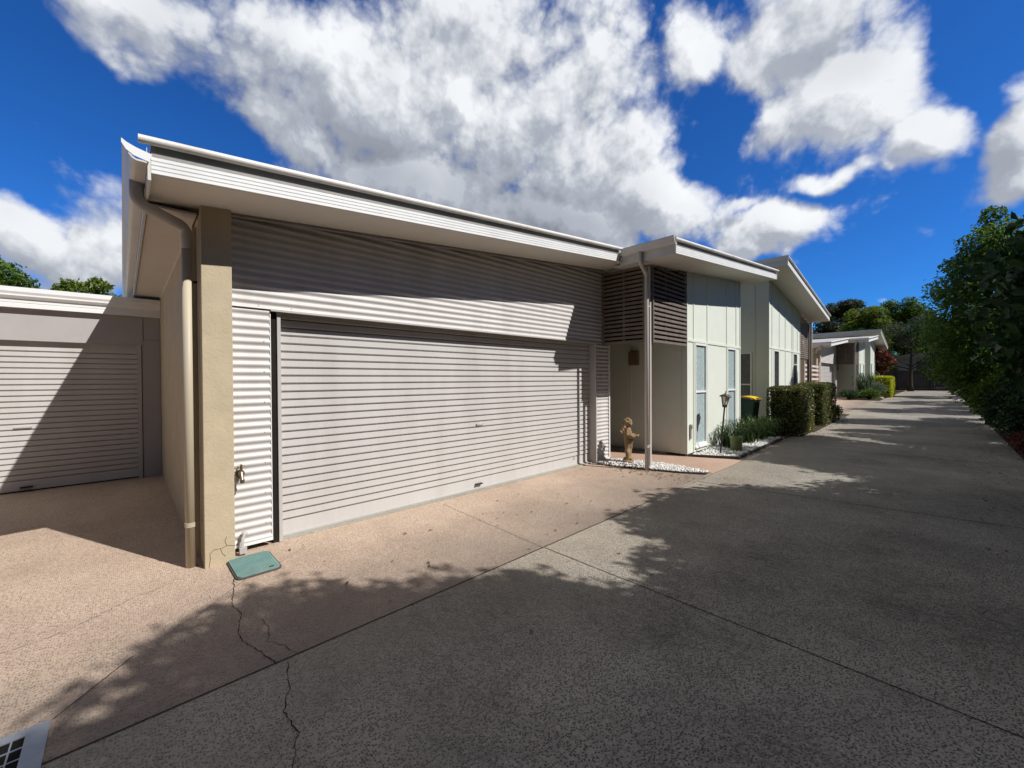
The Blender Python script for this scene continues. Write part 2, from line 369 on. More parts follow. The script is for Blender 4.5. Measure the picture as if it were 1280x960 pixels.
def leafmat(name, cols, rough=0.5, trans=0.35):
    m = bpy.data.materials.new(name); m.use_nodes = True; nt = m.node_tree; N = nt.nodes.new; L = nt.links.new
    b = nt.nodes['Principled BSDF']; b.inputs['Roughness'].default_value = rough; b.inputs['Specular IOR Level'].default_value = .28
    ge = N('ShaderNodeNewGeometry'); rp = N('ShaderNodeValToRGB'); L(ge.outputs['Random Per Island'], rp.inputs[0])
    e = rp.color_ramp.elements; e[0].color = (*cols[0], 1); e[1].color = (*cols[-1], 1)
    for i, c in enumerate(cols[1:-1]): q = e.new((i + 1) / (len(cols) - 1)); q.color = (*c, 1)
    tc = N('ShaderNodeTexCoord'); nz = N('ShaderNodeTexNoise'); nz.inputs['Scale'].default_value = 1.1; nz.inputs['Detail'].default_value = 3; L(tc.outputs['Object'], nz.inputs['Vector'])
    hs = N('ShaderNodeHueSaturation'); mr = N('ShaderNodeMapRange'); L(nz.outputs['Fac'], mr.inputs['Value']); mr.inputs['From Min'].default_value = .35; mr.inputs['From Max'].default_value = .65
    mr.inputs['To Min'].default_value = .72; mr.inputs['To Max'].default_value = 1.28; L(mr.outputs[0], hs.inputs['Value']); L(rp.outputs[0], hs.inputs['Color'])
    L(hs.outputs[0], b.inputs['Base Color'])
    tr = N('ShaderNodeBsdfTranslucent'); L(hs.outputs[0], tr.inputs[0])
    ms = N('ShaderNodeMixShader'); ms.inputs[0].default_value = trans; L(b.outputs[0], ms.inputs[1]); L(tr.outputs[0], ms.inputs[2])
    L(ms.outputs[0], nt.nodes['Material Output'].inputs[0])
    return m

MT = dict(
    clad=mat('corrugated_steel_paint', (.555, .538, .522), .48, .35, var=.06, dirt=((.36, .32, .28), .4), streak=True),
    door=mat('roller_door_paint', (.55, .535, .52), .40, .45, var=.05, dirt=((.38, .33, .29), .4), streak=True),
    frame=mat('door_frame_paint', (.46, .438, .42), .45, .4, var=.03),
    pillar=mat('painted_block_beige', (.49, .41, .285), .85, .2, var=.07, vscale=5, bump=.35, bscale=45, dirt=((.34, .28, .18), .45)),
    pipe=mat('beige_pipe', (.50, .44, .33), .5, .4, var=.05, dirt=((.3, .26, .18), .3), streak=True),
    gpipe=mat('grey_pipe', (.52, .49, .46), .5, .4, var=.04, dirt=((.3, .27, .25), .3), streak=True),
    white=mat('white_fascia_paint', (.76, .77, .76), .5, .4, var=.03, dirt=((.5, .48, .44), .3)),
    roll=mat('roof_edge_paint', (.72, .70, .66), .45, .4, var=.05, vscale=8, dirt=((.28, .25, .19), .6)),
    recess=mat('barge_back_grey', (.30, .29, .27), .6, .3, var=.06, dirt=((.12, .11, .09), .5)),
    gutter=mat('gutter_grey_white', (.62, .60, .56), .4, .45, var=.04, dirt=((.4, .36, .3), .4)),
    soffit=mat('soffit_sheet', (.62, .585, .53), .75, .25, var=.03, dirt=((.5, .45, .38), .3)),
    roof=mat('roof_steel', (.45, .45, .44), .45, .5, var=.05),
    tower=mat('cream_green_sheet', (.67, .71, .63), .6, .3, var=.03, dirt=((.55, .56, .46), .3)),
    sash=mat('white_window_frame', (.78, .79, .77), .4, .45, var=.02),
    lace=mat('lace_curtain_glass', (.38, .47, .48), .12, .6, var=.22, vscale=14),
    dglass=mat('dark_window_glass', (.045, .05, .052), .08, .7, var=.3, vscale=6),
    dark=mat('gap_shade_black', (.02, .017, .015), .9, .1, var=.2),  # near-black colour standing in for deep shade in gaps
    slat=mat('weathered_timber_slat', (.168, .138, .116), .7, .3, var=.22, vscale=7, dirt=((.24, .20, .17), .5)),
    lslat=mat('pink_white_slat', (.62, .52, .50), .6, .3, var=.06),
    brownp=mat('brown_panel', (.16, .125, .10), .7, .3, var=.1),
    lgwall=mat('grey_render', (.40, .38, .375), .7, .25, var=.04, dirt=((.3, .28, .27), .2)),
    black=mat('black_metal', (.018, .018, .018), .45, .5, var=.2),
    brass=mat('weathered_brass', (.26, .21, .15), .38, .5, metal=.85, var=.3, vscale=30),
    teal=mat('teal_pit_lid', (.15, .27, .255), .65, .35, var=.14, vscale=9, bump=.3, bscale=120, dirt=((.3, .3, .26), .4)),
    galv=mat('galvanised_steel', (.33, .36, .40), .45, .5, metal=.55, var=.12, vscale=8),
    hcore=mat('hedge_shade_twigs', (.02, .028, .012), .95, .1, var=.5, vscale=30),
    hole=mat('drain_dark', (.012, .012, .012), .9, .1),
    stone=mat('cherub_stone', (.265, .185, .105), .85, .2, var=.28, vscale=14, bump=.5, bscale=60, dirt=((.13, .10, .065), .7)),
    peb=mat('white_pebbles', (.70, .69, .66), .7, .3, var=.2, vscale=16),
    soil=mat('bed_soil', (.06, .045, .033), .95, .1, var=.35, vscale=14, bump=.6, bscale=60),
    grass=mat('rough_ground', (.085, .10, .045), .95, .1, var=.4, vscale=2.0, bump=.5, bscale=30),
    edge=mat('bed_edging', (.09, .08, .07), .85, .2, var=.25, vscale=12),
    binb=mat('bin_green', (.035, .07, .055), .5, .4, var=.15),
    binp=mat('bin_panel', (.20, .29, .25), .55, .35, var=.1),
    biny=mat('bin_yellow', (.90, .56, .02), .35, .5, var=.05),
    potg=mat('olive_pot', (.13, .16, .055), .45, .5, var=.15, vscale=10),
    crack=mat('crack_dark', (.028, .022, .018), .95, .1),
    joint=mat('joint_dark', (.035, .03, .027), .95, .1, var=.4, vscale=20),
    jointl=mat('joint_light', (.40, .36, .29), .95, .1, var=.3, vscale=10),
    fence=mat('dark_paling', (.06, .055, .06), .85, .2, var=.3, vscale=6, streak=True),
    bark=mat('bark', (.05, .042, .035), .95, .1, var=.35, vscale=9, bump=.8, bscale=25, streak=True),
    lampg=mat('lantern_glass', (.66, .60, .44), .25, .5, var=.12, vscale=12),
    litter=leafmat('leaf_litter', [(.16, .08, .035), (.24, .14, .07), (.09, .05, .03)], .8, .1),
    housew=mat('distant_weatherboard', (.36, .43, .48), .7, .3),
    lightbox=mat('wall_light_bronze', (.20, .14, .09), .5, .4, var=.15),
    drive=concrete('grey_exposed_concrete', (.34, .32, .28), (.45, .42, .365), (.125, .115, .10), (.03, .028, .025), .95, border=(0, 1.2, 2.7, (.38, .32, .245), .5)),
    apron=concrete('pink_concrete', (.53, .40, .305), (.62, .48, .37), (.40, .30, .23), (.15, .11, .085), .7, 7.3, (0, 4.3, 2.55, (.19, .16, .135), .85), (.20, .15, .12), .6),
    path=concrete('pink_path', (.46, .32, .24), (.52, .37, .28), (.38, .26, .20), (.15, .1, .08), .25, 3.1, None, (.24, .17, .13), .2),
    concl=concrete('pale_kerb', (.36, .34, .29), (.42, .40, .34), (.27, .26, .22), (.1, .1, .09), .4, 5.0),
)
LM = dict(
    dark=leafmat('dark_leaves', [(.012, .035, .010), (.022, .06, .015), (.035, .085, .02), (.05, .10, .03)]),
    mid=leafmat('mid_leaves', [(.035, .08, .013), (.07, .14, .02), (.12, .20, .026), (.17, .26, .04)], .5, .55),
    yel=leafmat('yellow_green_leaves', [(.08, .14, .015), (.14, .20, .02), (.20, .25, .03), (.07, .12, .02)], .5, .5),
    grey=leafmat('grey_green_leaves', [(.035, .055, .030), (.06, .085, .045), (.09, .11, .06), (.045, .07, .025)]),
    gold=leafmat('golden_leaves', [(.42, .48, .02), (.60, .60, .03), (.30, .38, .02), (.70, .68, .05)], .5, .4),
    hedge=leafmat('hedge_leaves', [(.04, .08, .022), (.08, .13, .032), (.17, .20, .05), (.26, .17, .065), (.06, .10, .03)], .32, .3),
    red=leafmat('red_leaves', [(.10, .012, .015), (.16, .03, .03), (.22, .09, .05), (.07, .02, .02)]),
    strap=leafmat('strap_leaves', [(.015, .035, .008), (.03, .065, .012), (.06, .10, .02), (.02, .04, .012)], .4, .25),
    silver=leafmat('silver_leaves', [(.10, .15, .09), (.16, .22, .14), (.06, .11, .05)]),
)

# ------------------------------------------------------------------ ground
def sheet(name, xs, y0, y1, dz, m, mb=None):
    b = MB()
    for a, c in zip(xs[:-1], xs[1:]):
        b.add([(a, y0, gl(a) + dz), (c, y0, gl(c) + dz), (c, y1, gl(c) + dz), (a, y1, gl(a) + dz)], [(0, 1, 2, 3)])
    o = b.build(name, m); tag(o, kind='structure'); return o
XS = [-400, -30, 8, 70, 400]
sheet('ground', XS, -400, 400, -0.035, MT['grass'])
drive = sheet('driveway', [-30, 8, 70], -1.2, 2.71, 0.0, MT['drive'])
apr = sheet('garage_apron', [-30, 8, 13.9, 70], 2.71, 9.75, -0.002, MT['apron'])
tag(MB().poly([(7.55, 2.73), (9.14, 2.73), (8.76, 3.66), (8.76, 8.0), (7.3, 8.0), (7.3, 4.75), (7.62, 3.75)], lambda x: gl(x) - .03, lambda x: gl(x) + .006).build('entry_path', MT['path']), kind='structure')
tag(MB().box(1.20, 6.83, 4.775, 4.95, G0 - .05, G0 + .012).build('garage_threshold', MT['concl'], bevel=.004), kind='structure')
sheet('garden_bed', [-30, 8, 70], -4.45, -1.2, -0.01, MT['soil'])

def ribbon(name, pts, w, m, dz=.004, jit=0.0, seed=1, taper=False):
    rnd = random.Random(seed); P = []
    for (a, c) in zip(pts[:-1], pts[1:]):
        n = max(1, int(math.dist(a, c) / (.022 if jit else 6.0)))
        for i in range(n): t = i / n; P.append((a[0] + (c[0] - a[0]) * t, a[1] + (c[1] - a[1]) * t))
    P.append(pts[-1]); Q = []
    for i, p in enumerate(P):
        if jit and 0 < i < len(P) - 1: p = (p[0] + rnd.uniform(-jit, jit), p[1] + rnd.uniform(-jit, jit))
        Q.append(p)
    vs = []
    for i, p in enumerate(Q):
        a = Q[max(i - 1, 0)]; c = Q[min(i + 1, len(Q) - 1)]; d = math.hypot(c[0] - a[0], c[1] - a[1]) or 1
        nx, ny = -(c[1] - a[1]) / d, (c[0] - a[0]) / d
        ww = w / 2 * (rnd.uniform(.35, 1.3) if jit else 1) * ((1 - i / len(Q)) * .8 + .2 if taper else 1)
        vs += [(p[0] + nx * ww, p[1] + ny * ww, gl(p[0]) + dz), (p[0] - nx * ww, p[1] - ny * ww, gl(p[0]) + dz)]
    b = MB().add(vs, [(2 * i, 2 * i + 1, 2 * i + 3, 2 * i + 2) for i in range(len(Q) - 1)])
    return tag(b.build(name, m), kind='structure')
ribbon('expansion_joint', [(-12, 2.70), (5.2, 2.72)], .010, MT['joint'])
ribbon('expansion_joint', [(5.2, 2.72), (9.1, 2.74)], .016, MT['jointl'])
ribbon('expansion_joint', [(3.03, 2.70), (3.0, -1.19)], .007, MT['joint'])
ribbon('expansion_joint', [(3.12, 4.6), (3.02, 2.72)], .004, MT['joint'])
ribbon('expansion_joint', [(6.78, 2.70), (7.25, -1.19)], .012, MT['joint'])
ribbon('expansion_joint', [(11.6, 2.80), (11.9, -1.19)], .014, MT['joint'])
ribbon('expansion_joint', [(17.4, 2.80), (17.4, -1.19)], .02, MT['joint'])
ribbon('expansion_joint', [(24, 6.9), (24, -1.19)], .03, MT['joint'])
ribbon('expansion_joint', [(-.27, 3.04), (.03, 3.40)], .005, MT['joint'])
ribbon('crack', [(.67, 4.14), (.63, 3.92), (.575, 3.66), (.60, 3.46), (.54, 3.24), (.545, 3.08), (.60, 2.90), (.64, 2.72)], .0052, MT['crack'], jit=.0065, seed=3)
ribbon('crack', [(.69, 3.30), (.70, 3.12), (.66, 2.99), (.72, 2.86), (.76, 2.73)], .004, MT['crack'], jit=.0065, seed=5)
ribbon('crack', [(.70, 2.69), (.64, 2.45), (.575, 2.29), (.585, 2.1), (.50, 1.9), (.52, 1.6)], .0052, MT['crack'], jit=.007, seed=7)
ribbon('crack', [(.76, 4.07), (.55, 3.86), (.36, 3.64)], .003, MT['crack'], jit=.004, seed=8)
ribbon('crack', [(.30, 4.42), (.02, 4.30), (-.3, 4.05), (-.7, 3.98)], .003, MT['crack'], jit=.012, seed=9)
ribbon('crack', [(1.02, 4.2), (1.3, 4.4), (1.34, 4.58)], .003, MT['crack'], jit=.012, seed=10)

# ------------------------------------------------------------------ corrugated sheet
def corr(mb, x0, x1, z0, z1, y, clip=None, pitch=.0765, amp=.0085, n=8):
    """sheet facing -Y; clip = (a, k): top edge z = a + k * x"""
    nz = int((z1 - z0) / pitch * n); rows = []
    for i in range(nz + 1):
        z = z0 + (z1 - z0) * i / nz
        yy = y - amp * math.cos(2 * math.pi * (z - z0) / pitch)
        a, b = x0, x1
        if clip:
            xc = (z - clip[0]) / clip[1]
            if clip[1] > 0: a = min(max(x0, xc), x1)
            else: b = max(min(x1, xc), x0)
        rows.append([(a, yy, z), (b, yy, z)])
        if b - a < .02: break
    vs = [p for r in rows for p in r]
    return mb.add(vs, [(2 * i, 2 * i + 1, 2 * i + 3, 2 * i + 2) for i in range(len(rows) - 1)])

def door_profile(z0, z1, y, pitch=.0865):
    pts = [(y, z0), (y, z0 + .15)]
    z = z0 + .15
    while z + pitch < z1:
        pts += [(y + .030, z + .0005), (y + .030, z + .0085), (y + .007, z + .0095), (y - .005, z + .022), (y - .005, z + .055), (y - .005, z + pitch - .0005)]
        z += pitch
    pts.append((y, z1)); return pts

def roller(mb, x0, x1, z0, z1, y):
    pr = door_profile(z0, z1, y)
    vs = [p for (yy, z) in pr for p in ((x0, yy, z), (x1, yy, z))]
    return mb.add(vs, [(2 * i, 2 * i + 1, 2 * i + 3, 2 * i + 2) for i in range(len(pr) - 1)])

def barge(x0, x1, yb, a, k, root, near_cap=True):
    """fascia, shaded back board and rolled edge cap along a sloping verge; soffit level z = a + k x"""
    pr = [(yb, 0)]
    for q in range(4):                                   # four shallow ribs pressed in the fascia
        b0 = .125 * q / 4; b1 = .125 * (q + 1) / 4
        pr += [(yb, b0 + .001), (yb, b1 - .006), (yb + .006, b1 - .004), (yb + .006, b1 - .001)]
    pr += [(yb, .125), (yb + .02, .125), (yb + .02, 0)]
    MB().sweepx([(y, z + a) for y, z in pr], x0, x1, k).build('fascia', MT['white'], root)
    MB().sweepx([(yb + .028, a + .10), (yb + .05, a + .10), (yb + .05, a + .245), (yb + .028, a + .245)], x0 + .002, x1, k).build('barge_board', MT['recess'], root)
    c = [(yb - .005 + .030 * math.cos(t), a + .232 + .030 * math.sin(t)) for t in [math.pi * 2 * i / 14 for i in range(14)]]
    r = MB().sweepx(c, x0 - .07, x1 + .12, k)
    r.sweepx([(yb - .005, a + .258), (yb + .12, a + .258), (yb + .12, a + .252), (yb - .005, a + .252)], x0 - .06, x1 + .11, k)
    r.build('rolled_edge', MT['roll'], root, smooth='auto')

def gutter_y(x_in, x_out, y0, y1, zb, root, mt='gutter'):
    """ogee gutter running along Y; x_out is the outer lip"""
    s = 1 if x_in > x_out else -1; w = abs(x_in - x_out); h = .125
    sec = [(0, 0), (.45, 0), (.62, .012), (.74, .035), (.80, .062), (.90, .088), (1.0, .102), (1.0, h), (.965, h), (.95, .108), (.85, .098), (.75, .07), (.60, .025), (.45, .012), (.03, .012), (.03, h * .9), (0, h * .9)]
    return MB().sweepy([(x_in - s * u * w, zb + z) for u, z in sec], y0, y1).build('gutter', MT[mt], root, smooth='auto')

def elbow(pts, r=.045, n=6):
    """round the corners of a pipe run"""
    P = [Vector(p) for p in pts]; out = [P[0]]
    for i in range(1, len(P) - 1):
        a = (P[i - 1] - P[i]); b = (P[i + 1] - P[i]); d = min(.09, a.length * .45, b.length * .45)
        p0 = P[i] + a.normalized() * d; p1 = P[i] + b.normalized() * d
        for j in range(n + 1):
            t = j / n; out.append(p0 * (1 - t) ** 2 + P[i] * 2 * t * (1 - t) + p1 * t * t)
    out.append(P[-1]); return out

def slats(x0, x1, y0, y1, z0, ztop, n, h=.062, gapf=None):
    """horizontal boards between two edges; ztop(x, y) gives the raked head"""
    b = MB(); pitch = (max(ztop(x0, y0), ztop(x1, y1)) - z0) / n
    for i in range(n):
        z = z0 + i * pitch
        xa, ya, xb, yb = x0, y0, x1, y1
        ta, tb = ztop(x0, y0), ztop(x1, y1)
        if z + h > min(ta, tb):
            if z + h > max(ta, tb): continue
            t = (z + h - ta) / (tb - ta)
            if tb > ta: xa, ya = x0 + (x1 - x0) * t, y0 + (y1 - y0) * t
            else: xb, yb = x0 + (x1 - x0) * t, y0 + (y1 - y0) * t
        dx, dy = (0, .02) if abs(x1 - x0) > abs(y1 - y0) else (.02, 0)
        b.box(min(xa, xb) - (dx / 2 if dx else 0), max(xa, xb) + (dx / 2 if dx else 0), min(ya, yb) - dy / 2, max(ya, yb) + dy / 2, z, z + h)
    return b

def panel_wall(x0, x1, y, z0, ztop, openings, battens, rails, root, mt='tower'):
    """cream sheet wall facing -Y with true openings, battens and a mid rail"""
    xs = sorted({x0, x1, *[o[0] for o in openings], *[o[1] for o in openings]}); b = MB()
    for a, c in zip(xs[:-1], xs[1:]):
        op = [o for o in openings if o[0] <= a + 1e-6 and o[1] >= c - 1e-6]
        if op:
            o = op[0]
            if o[2] > z0 + .01: b.box(a, c, y, y + .1, z0, o[2])
            b.box(a, c, y, y + .1, o[3], 0, (ztop(a), ztop(c)))
        else: b.box(a, c, y, y + .1, z0, 0, (ztop(a), ztop(c)))
    b.build('front_wall', MT[mt], root)
    t = MB()
    for q in battens:
        zr = [z0 + .002] + sorted(rails); zt = [r for r in sorted(rails)] + [None]
        lo = z0 + .002
        for r in sorted(rails) + [None]:
            hi = (r - .032) if r else ztop(q) - .004
            ok = not any(o[0] - .02 < q < o[1] + .02 and o[2] < (lo + hi) / 2 < o[3] for o in openings)
            if ok: t.box(q - .022, q + .022, y - .014, y + .001, lo, hi)
            lo = (r + .032) if r else lo
    for r in rails: t.box(x0, x1, y - .017, y + .001, r - .03, r + .03)
    t.build('cover_batten', MT[mt], root, bevel=.002)

def window_y(x0, x1, y, z0, z1, root, pane, mull=None):
    """window set in a wall facing -Y"""
    fr = MB(); w = .045
    fr.box(x0, x0 + w, y - .015, y + .055, z0, z1).box(x1 - w, x1, y - .015, y + .055, z0, z1)
    fr.box(x0 + w, x1 - w, y - .015, y + .055, z1 - w, z1).box(x0 + w, x1 - w, y - .018, y + .055, z0, z0 + w * 1.2)
    if mull: fr.box(x0 + w, x1 - w, y - .010, y + .05, mull - .02, mull + .02)
    f = MB().add(fr.v, fr.f).build('window', MT['sash'], root, bevel=.003)
    MB().box(x0 + w - .005, x1 - w + .005, y + .022, y + .03, z0 + w, z1 - w + .005).build('pane', pane, f)
    MB().box(x0 - .03, x1 + .03, y - .045, y + .002, z0 - .04, z0 - .002).build('sill', MT['sash'], f, bevel=.004)
    return f

def window_x(x, y0, y1, z0, z1, root, pane, mull=None):
    """window set on a wall facing -X"""
    w = .045; fr = MB()
    fr.box(x - .02, x + .03, y0, y0 + w, z0, z1).box(x - .02, x + .03, y1 - w, y1, z0, z1)
    fr.box(x - .02, x + .03, y0 + w, y1 - w, z1 - w, z1).box(x - .02, x + .03, y0 + w, y1 - w, z0, z0 + w)
    if mull: fr.box(x - .015, x + .03, y0 + w, y1 - w, mull - .02, mull + .02)
    f = fr.build('window', MT['sash'], root)
    MB().box(x - .008, x - .002, y0 + w - .004, y1 - w + .004, z0 + w - .004, z1 - w + .004).build('pane', pane, f)
    return f

# ------------------------------------------------------------------ unit with the wide garage (rises to the right)
def unit_a():
    r = empty('townhouse', (6.0, 4.72, G0), 'nearest grey corrugated townhouse with beige corner pillar, wide roller door and cream panelled wing', 'townhouse')
    K = .0955; A = 3.123; sf = lambda x: A + K * x
    K2 = .0963; A2 = 3.055; sf2 = lambda x: A2 + K2 * x
    YB, YB2, YW, YT = 4.0, 3.0, 4.72, 3.70
    # beige corner pillar and side wall
    MB().box(.515, .745, 4.53, 4.93, G0 - .1, 0, (sf(.515), sf(.745))).build('pillar', MT['pillar'], r, bevel=.006)
    MB().box(.50, .64, 4.96, 15.5, G0 - .1, 3.12).build('side_wall', MT['pillar'], r)
    MB().box(.484, .512, 4.80, 4.83, G0 + .02, 3.05).build('corner_strip', MT['pillar'], r)
    # corrugated cladding: left of door, right of door, above
    b = MB()
    for xx in (1.0, 1.3, 3.9, 6.1):
        for i in range(4): b.ball((xx + .02 * (i % 2), YW - .022, 2.373 + i * .2295), .006, 6, 4)
    for i in range(7): b.ball((1.04, YW - .01, G0 + .25 + i * .306), .006, 6, 4)
    corr(b, .74, 1.095, G0 + .09, 2.345, YW + .0); corr(b, 6.868, 7.30, G0 + .07, 2.345, YW + .0)
    corr(b, .74, 7.30, 2.335, 3.9, YW - .012, clip=(A, K))
    b.build('corrugated_cladding', MT['clad'], r, smooth=True)
    for bx in ((.74, 1.10, YW - .016, YW + .03, G0 + .055, G0 + .085), (6.868, 7.33, YW - .016, YW + .03, G0 + .04, G0 + .066), (1.094, 1.102, YW - .004, YW + .03, G0 + .086, 2.33), (7.30, 7.335, YW - .02, YW + .03, G0 + .067, 2.33)):
        MB().box(*bx).build('cladding_trim', MT['white'], r)
    # door opening: jambs, head, roller door
    YD = YW + .155
    MB().box(1.112, 1.165, YW + .04, YW + .2, G0, 2.45).build('door_jamb', MT['dark'], r)  # near-black strip paints the shadow gap beside the door guide
    MB().box(1.166, 1.200, YW + .02, YW + .2, G0, 2.40).build('door_guide', MT['frame'], r, bevel=.003)
    MB().box(6.832, 6.862, YW + .013, YW + .2, G0, 2.45).box(6.832, 6.862, YW - .02, YW + .013, G0, 2.317).build('door_jamb', MT['frame'], r, bevel=.003)
    MB().box(1.10, 6.87, YW - .03, YW + .012, 2.318, 2.338).build('door_head', MT['frame'], r)
    d = roller(MB(), 1.195, 6.832, -.055, 2.47, YD).build('garage_door', MT['door'], r)
    MB().box(3.90, 4.03, YD - .03, YD, .91, .935).ball((3.96, YD - .02, .922), (.028, .016, .028), 10, 6).build('lock', MT['frame'], d)
    MB().box(3.87, 4.0, YD - .045, YD + .002, .0, .018).build('pull_handle', MT['black'], d, bevel=.005)
    MB().box(6.31, 6.37, YD - .007, YD - .002, .045, .095).build('label_plate', MT['frame'], d)
    MB().box(1.20, 6.83, YD - .02, YD + .02, -.072, -.052).build('rubber_seal', MT['frame'], d)
    # body behind, soffit and roof
    MB().box(.66, 7.25, YW + .35, 15.4, G0, 0, (sf(.66) - .01, sf(7.25) - .01)).build('house_body', MT['lgwall'], r)
    MB().sweepx([(YB + .02, A - .002), (YW + .32, A - .002), (YW + .32, A + .02), (YB + .02, A + .02)], .17, 7.0, K).build('soffit', MT['soffit'], r)
    MB().box(.175, .50, YW - .1, 15.5, 3.10, 3.118).build('side_soffit', MT['soffit'], r)
    MB().sweepx([(4.60, A - .03), (4.64, A - .03), (4.70, A - .012), (4.70, A - .004), (4.60, A - .004)], .745, 7.0, K).build('soffit_mould', MT['recess'], r)
    MB().box(.495, .53, 4.98, 15.5, 3.07, 3.10).build('wall_mould', MT['soffit'], r)
    MB().box(.150, .169, YB + .003, 15.5, 3.085, 3.235).build('eave_board', MT['gutter'], r)
    MB().sweepx([(YB + .06, A + .19), (15.6, A + .19), (15.6, A + .25), (YB + .06, A + .25)], .17, 6.68, K).build('roof', MT['roof'], r)
    barge(.17, 6.56, YB, A, K, r)
    gutter_y(.148, .015, YB - .02, 15.6, 3.195, r)
    g = MB()                                             # closed ogee end of the gutter
    g.add([(.012, YB - .024, 3.325), (.012, YB - .024, 3.295), (.035, YB - .024, 3.255), (.075, YB - .024, 3.225), (.16, YB - .024, 3.205), (.175, YB - .024, 3.265), (.09, YB - .024, 3.285), (.04, YB - .024, 3.305)], [(0, 1, 2, 3, 4, 5, 6, 7)])
    g.build('gutter_end', MT['white'], r)
    # downpipe at the pillar with its swan neck
    MB().tube(elbow([(.10, 4.45, 3.21), (.10, 4.45, 3.045), (.434, 4.69, 2.99), (.434, 4.69, 2.80)]), .047).build('downpipe_neck', MT['gpipe'], r, smooth=True)
    p = MB().tube([(.434, 4.69, 2.86), (.434, 4.69, G0)], .040, 20).build('downpipe', MT['pipe'], r, smooth=True)
    MB().tube([(.434, 4.69, .285), (.434, 4.69, .325)], .046, 20).box(.465, .505, 4.68, 4.70, .295, .315).build('pipe_collar', MT['pipe'], p, smooth='auto')
    MB().box(.46, .505, 4.68, 4.70, 2.50, 2.52).build('pipe_bracket', MT['black'], p)
    for pl in ([(.545, G0), (.556, .0), (.552, .045), (.585, .075), (.635, .07), (.68, .085), (.742, .07)], [(.63, .07), (.645, .02), (.67, -.01)], [(.68, .085), (.665, .13), (.68, .17)]):
        q = MB().tube([(x, 4.5295, z) for x, z in pl], .0018, 4); q.build('hairline_crack', MT['crack'], r)
    # taps
    for z, big in ((.70, 1), (.05, 0)):
        t = MB()
        if big:
            t.tube([(.82, YW, z), (.82, YW - .09, z), (.82, YW - .115, z - .05)], [.016, .018, .016], 10).ball((.82, YW - .07, z + .01), (.026, .03, .03), 10, 8)
            t.tube([(.82, YW - .07, z), (.82, YW - .07, z + .09)], [.016, .009], 8).tube([(.785, YW - .07, z + .092), (.855, YW - .07, z + .092)], .007, 8).tube([(.82, YW - .105, z + .092), (.82, YW - .035, z + .092)], .007, 8)
            t.tube([(.82, YW - .115, z - .04), (.82, YW - .118, z - .075)], [.021, .019], 10).tube([(.82, YW - .012, z), (.82, YW - .02, z)], .04, 12)
        else:
            t.tube([(.845, YW, z + .06), (.845, YW - .06, z + .06), (.825, YW - .075, z + .03), (.815, YW - .08, z - .09)], .014, 10).ball((.845, YW - .045, z + .06), .028, 10, 8)
            t.box(.795, .855, YW - .105, YW - .06, z - .11, z - .055)
        t.build('tap', MT['brass'] if big else MT['frame'], r, smooth='auto')
    # porch: slatted screens, post, downpipe
    XS0 = 7.06
    sl = slats(XS0, XS0, 3.76, 4.705, 2.30, lambda x, y: 3.76, 18, .050)
    sl.box(XS0 + .012, XS0 + .03, 4.20, 4.24, 2.30, 3.73).box(XS0 + .012, XS0 + .03, 3.78, 3.82, 2.30, 3.73).build('slat_screen', MT['slat'], r, bevel=.003)
    s2 = slats(7.20, 8.725, 3.70, 3.70, 2.30, lambda x, y: sf2(x) - .01, 18, .050)
    s2.box(7.19, 7.22, 3.665, 3.69, 2.28, sf2(7.05) - .01).box(8.66, 8.70, 3.716, 3.74, 2.30, sf2(8.66) - .01).box(7.8, 7.84, 3.716, 3.74, 2.30, sf2(7.8) - .01)
    s2.build('slat_screen', MT['slat'], r, bevel=.003)
    MB().box(XS0 + .05, XS0 + .06, 3.80, 4.69, 2.31, 3.72).build('screen_shade_panel', MT['dark'], r)  # dark panels added behind the slats so the gaps read as shade
    MB().box(7.20, 8.72, 3.75, 3.76, 2.31, 0, (sf2(7.2) - .02, sf2(8.72) - .02)).build('screen_shade_panel', MT['dark'], r)
    MB().box(7.125, 7.185, 3.70, 3.76, G0, 3.72).build('porch_post', MT['frame'], r, bevel=.004)
    MB().box(7.12, 8.73, 3.76, 3.80, 2.10, 2.285).build('porch_beam', MT['tower'], r) if False else None
    q = MB().tube(elbow([(6.62, 3.62, 3.84), (6.62, 3.62, 3.66), (6.98, 3.69, 3.52), (6.98, 3.69, 3.35), (6.98, 3.69, G0)]), .037, 18).build('downpipe', MT['gpipe'], r, smooth=True)
    MB().tube([(6.98, 3.69, .34), (6.98, 3.69, .375)], .043, 18).build('pipe_collar', MT['gpipe'], q, smooth='auto')
    for zz in (2.95, .35): MB().box(6.99, 7.13, 3.70, 3.72, zz, zz + .02).build('pipe_bracket', MT['frame'], q)
    # roof 2 stepping forward over porch and wing
    MB().sweepx([(YB2 + .02, A2 - .002), (YT + .5, A2 - .002), (YT + .5, A2 + .02), (YB2 + .02, A2 + .02)], 6.70, 12.86, K2).build('soffit', MT['soffit'], r)
    MB().box(6.67, 6.695, YB2 + .001, 4.05, sf2(6.68), sf2(6.68) + .15).build('side_fascia', MT['gutter'], r)
    MB().sweepx([(YB2 + .06, A2 + .19), (15.6, A2 + .19), (15.6, A2 + .25), (YB2 + .06, A2 + .25)], 6.70, 12.95, K2).build('roof', MT['roof'], r)
    MB().box(12.86, 12.885, YB2 + .001, 15.5, sf2(12.86), sf2(12.86) + .19).build('side_fascia', MT['white'], r)
    barge(6.695, 12.83, YB2, A2, K2, r)
    gutter_y(6.668, 6.545, YB2 - .02, 3.97, sf2(6.68) + .14, r)
    MB().sweepx([(4.0, A2 + .0), (4.02, A2 + .0), (4.02, A2 + .19), (4.0, A2 + .19)], 6.70, 7.02, K2).build('filler_board', MT['gutter'], r)
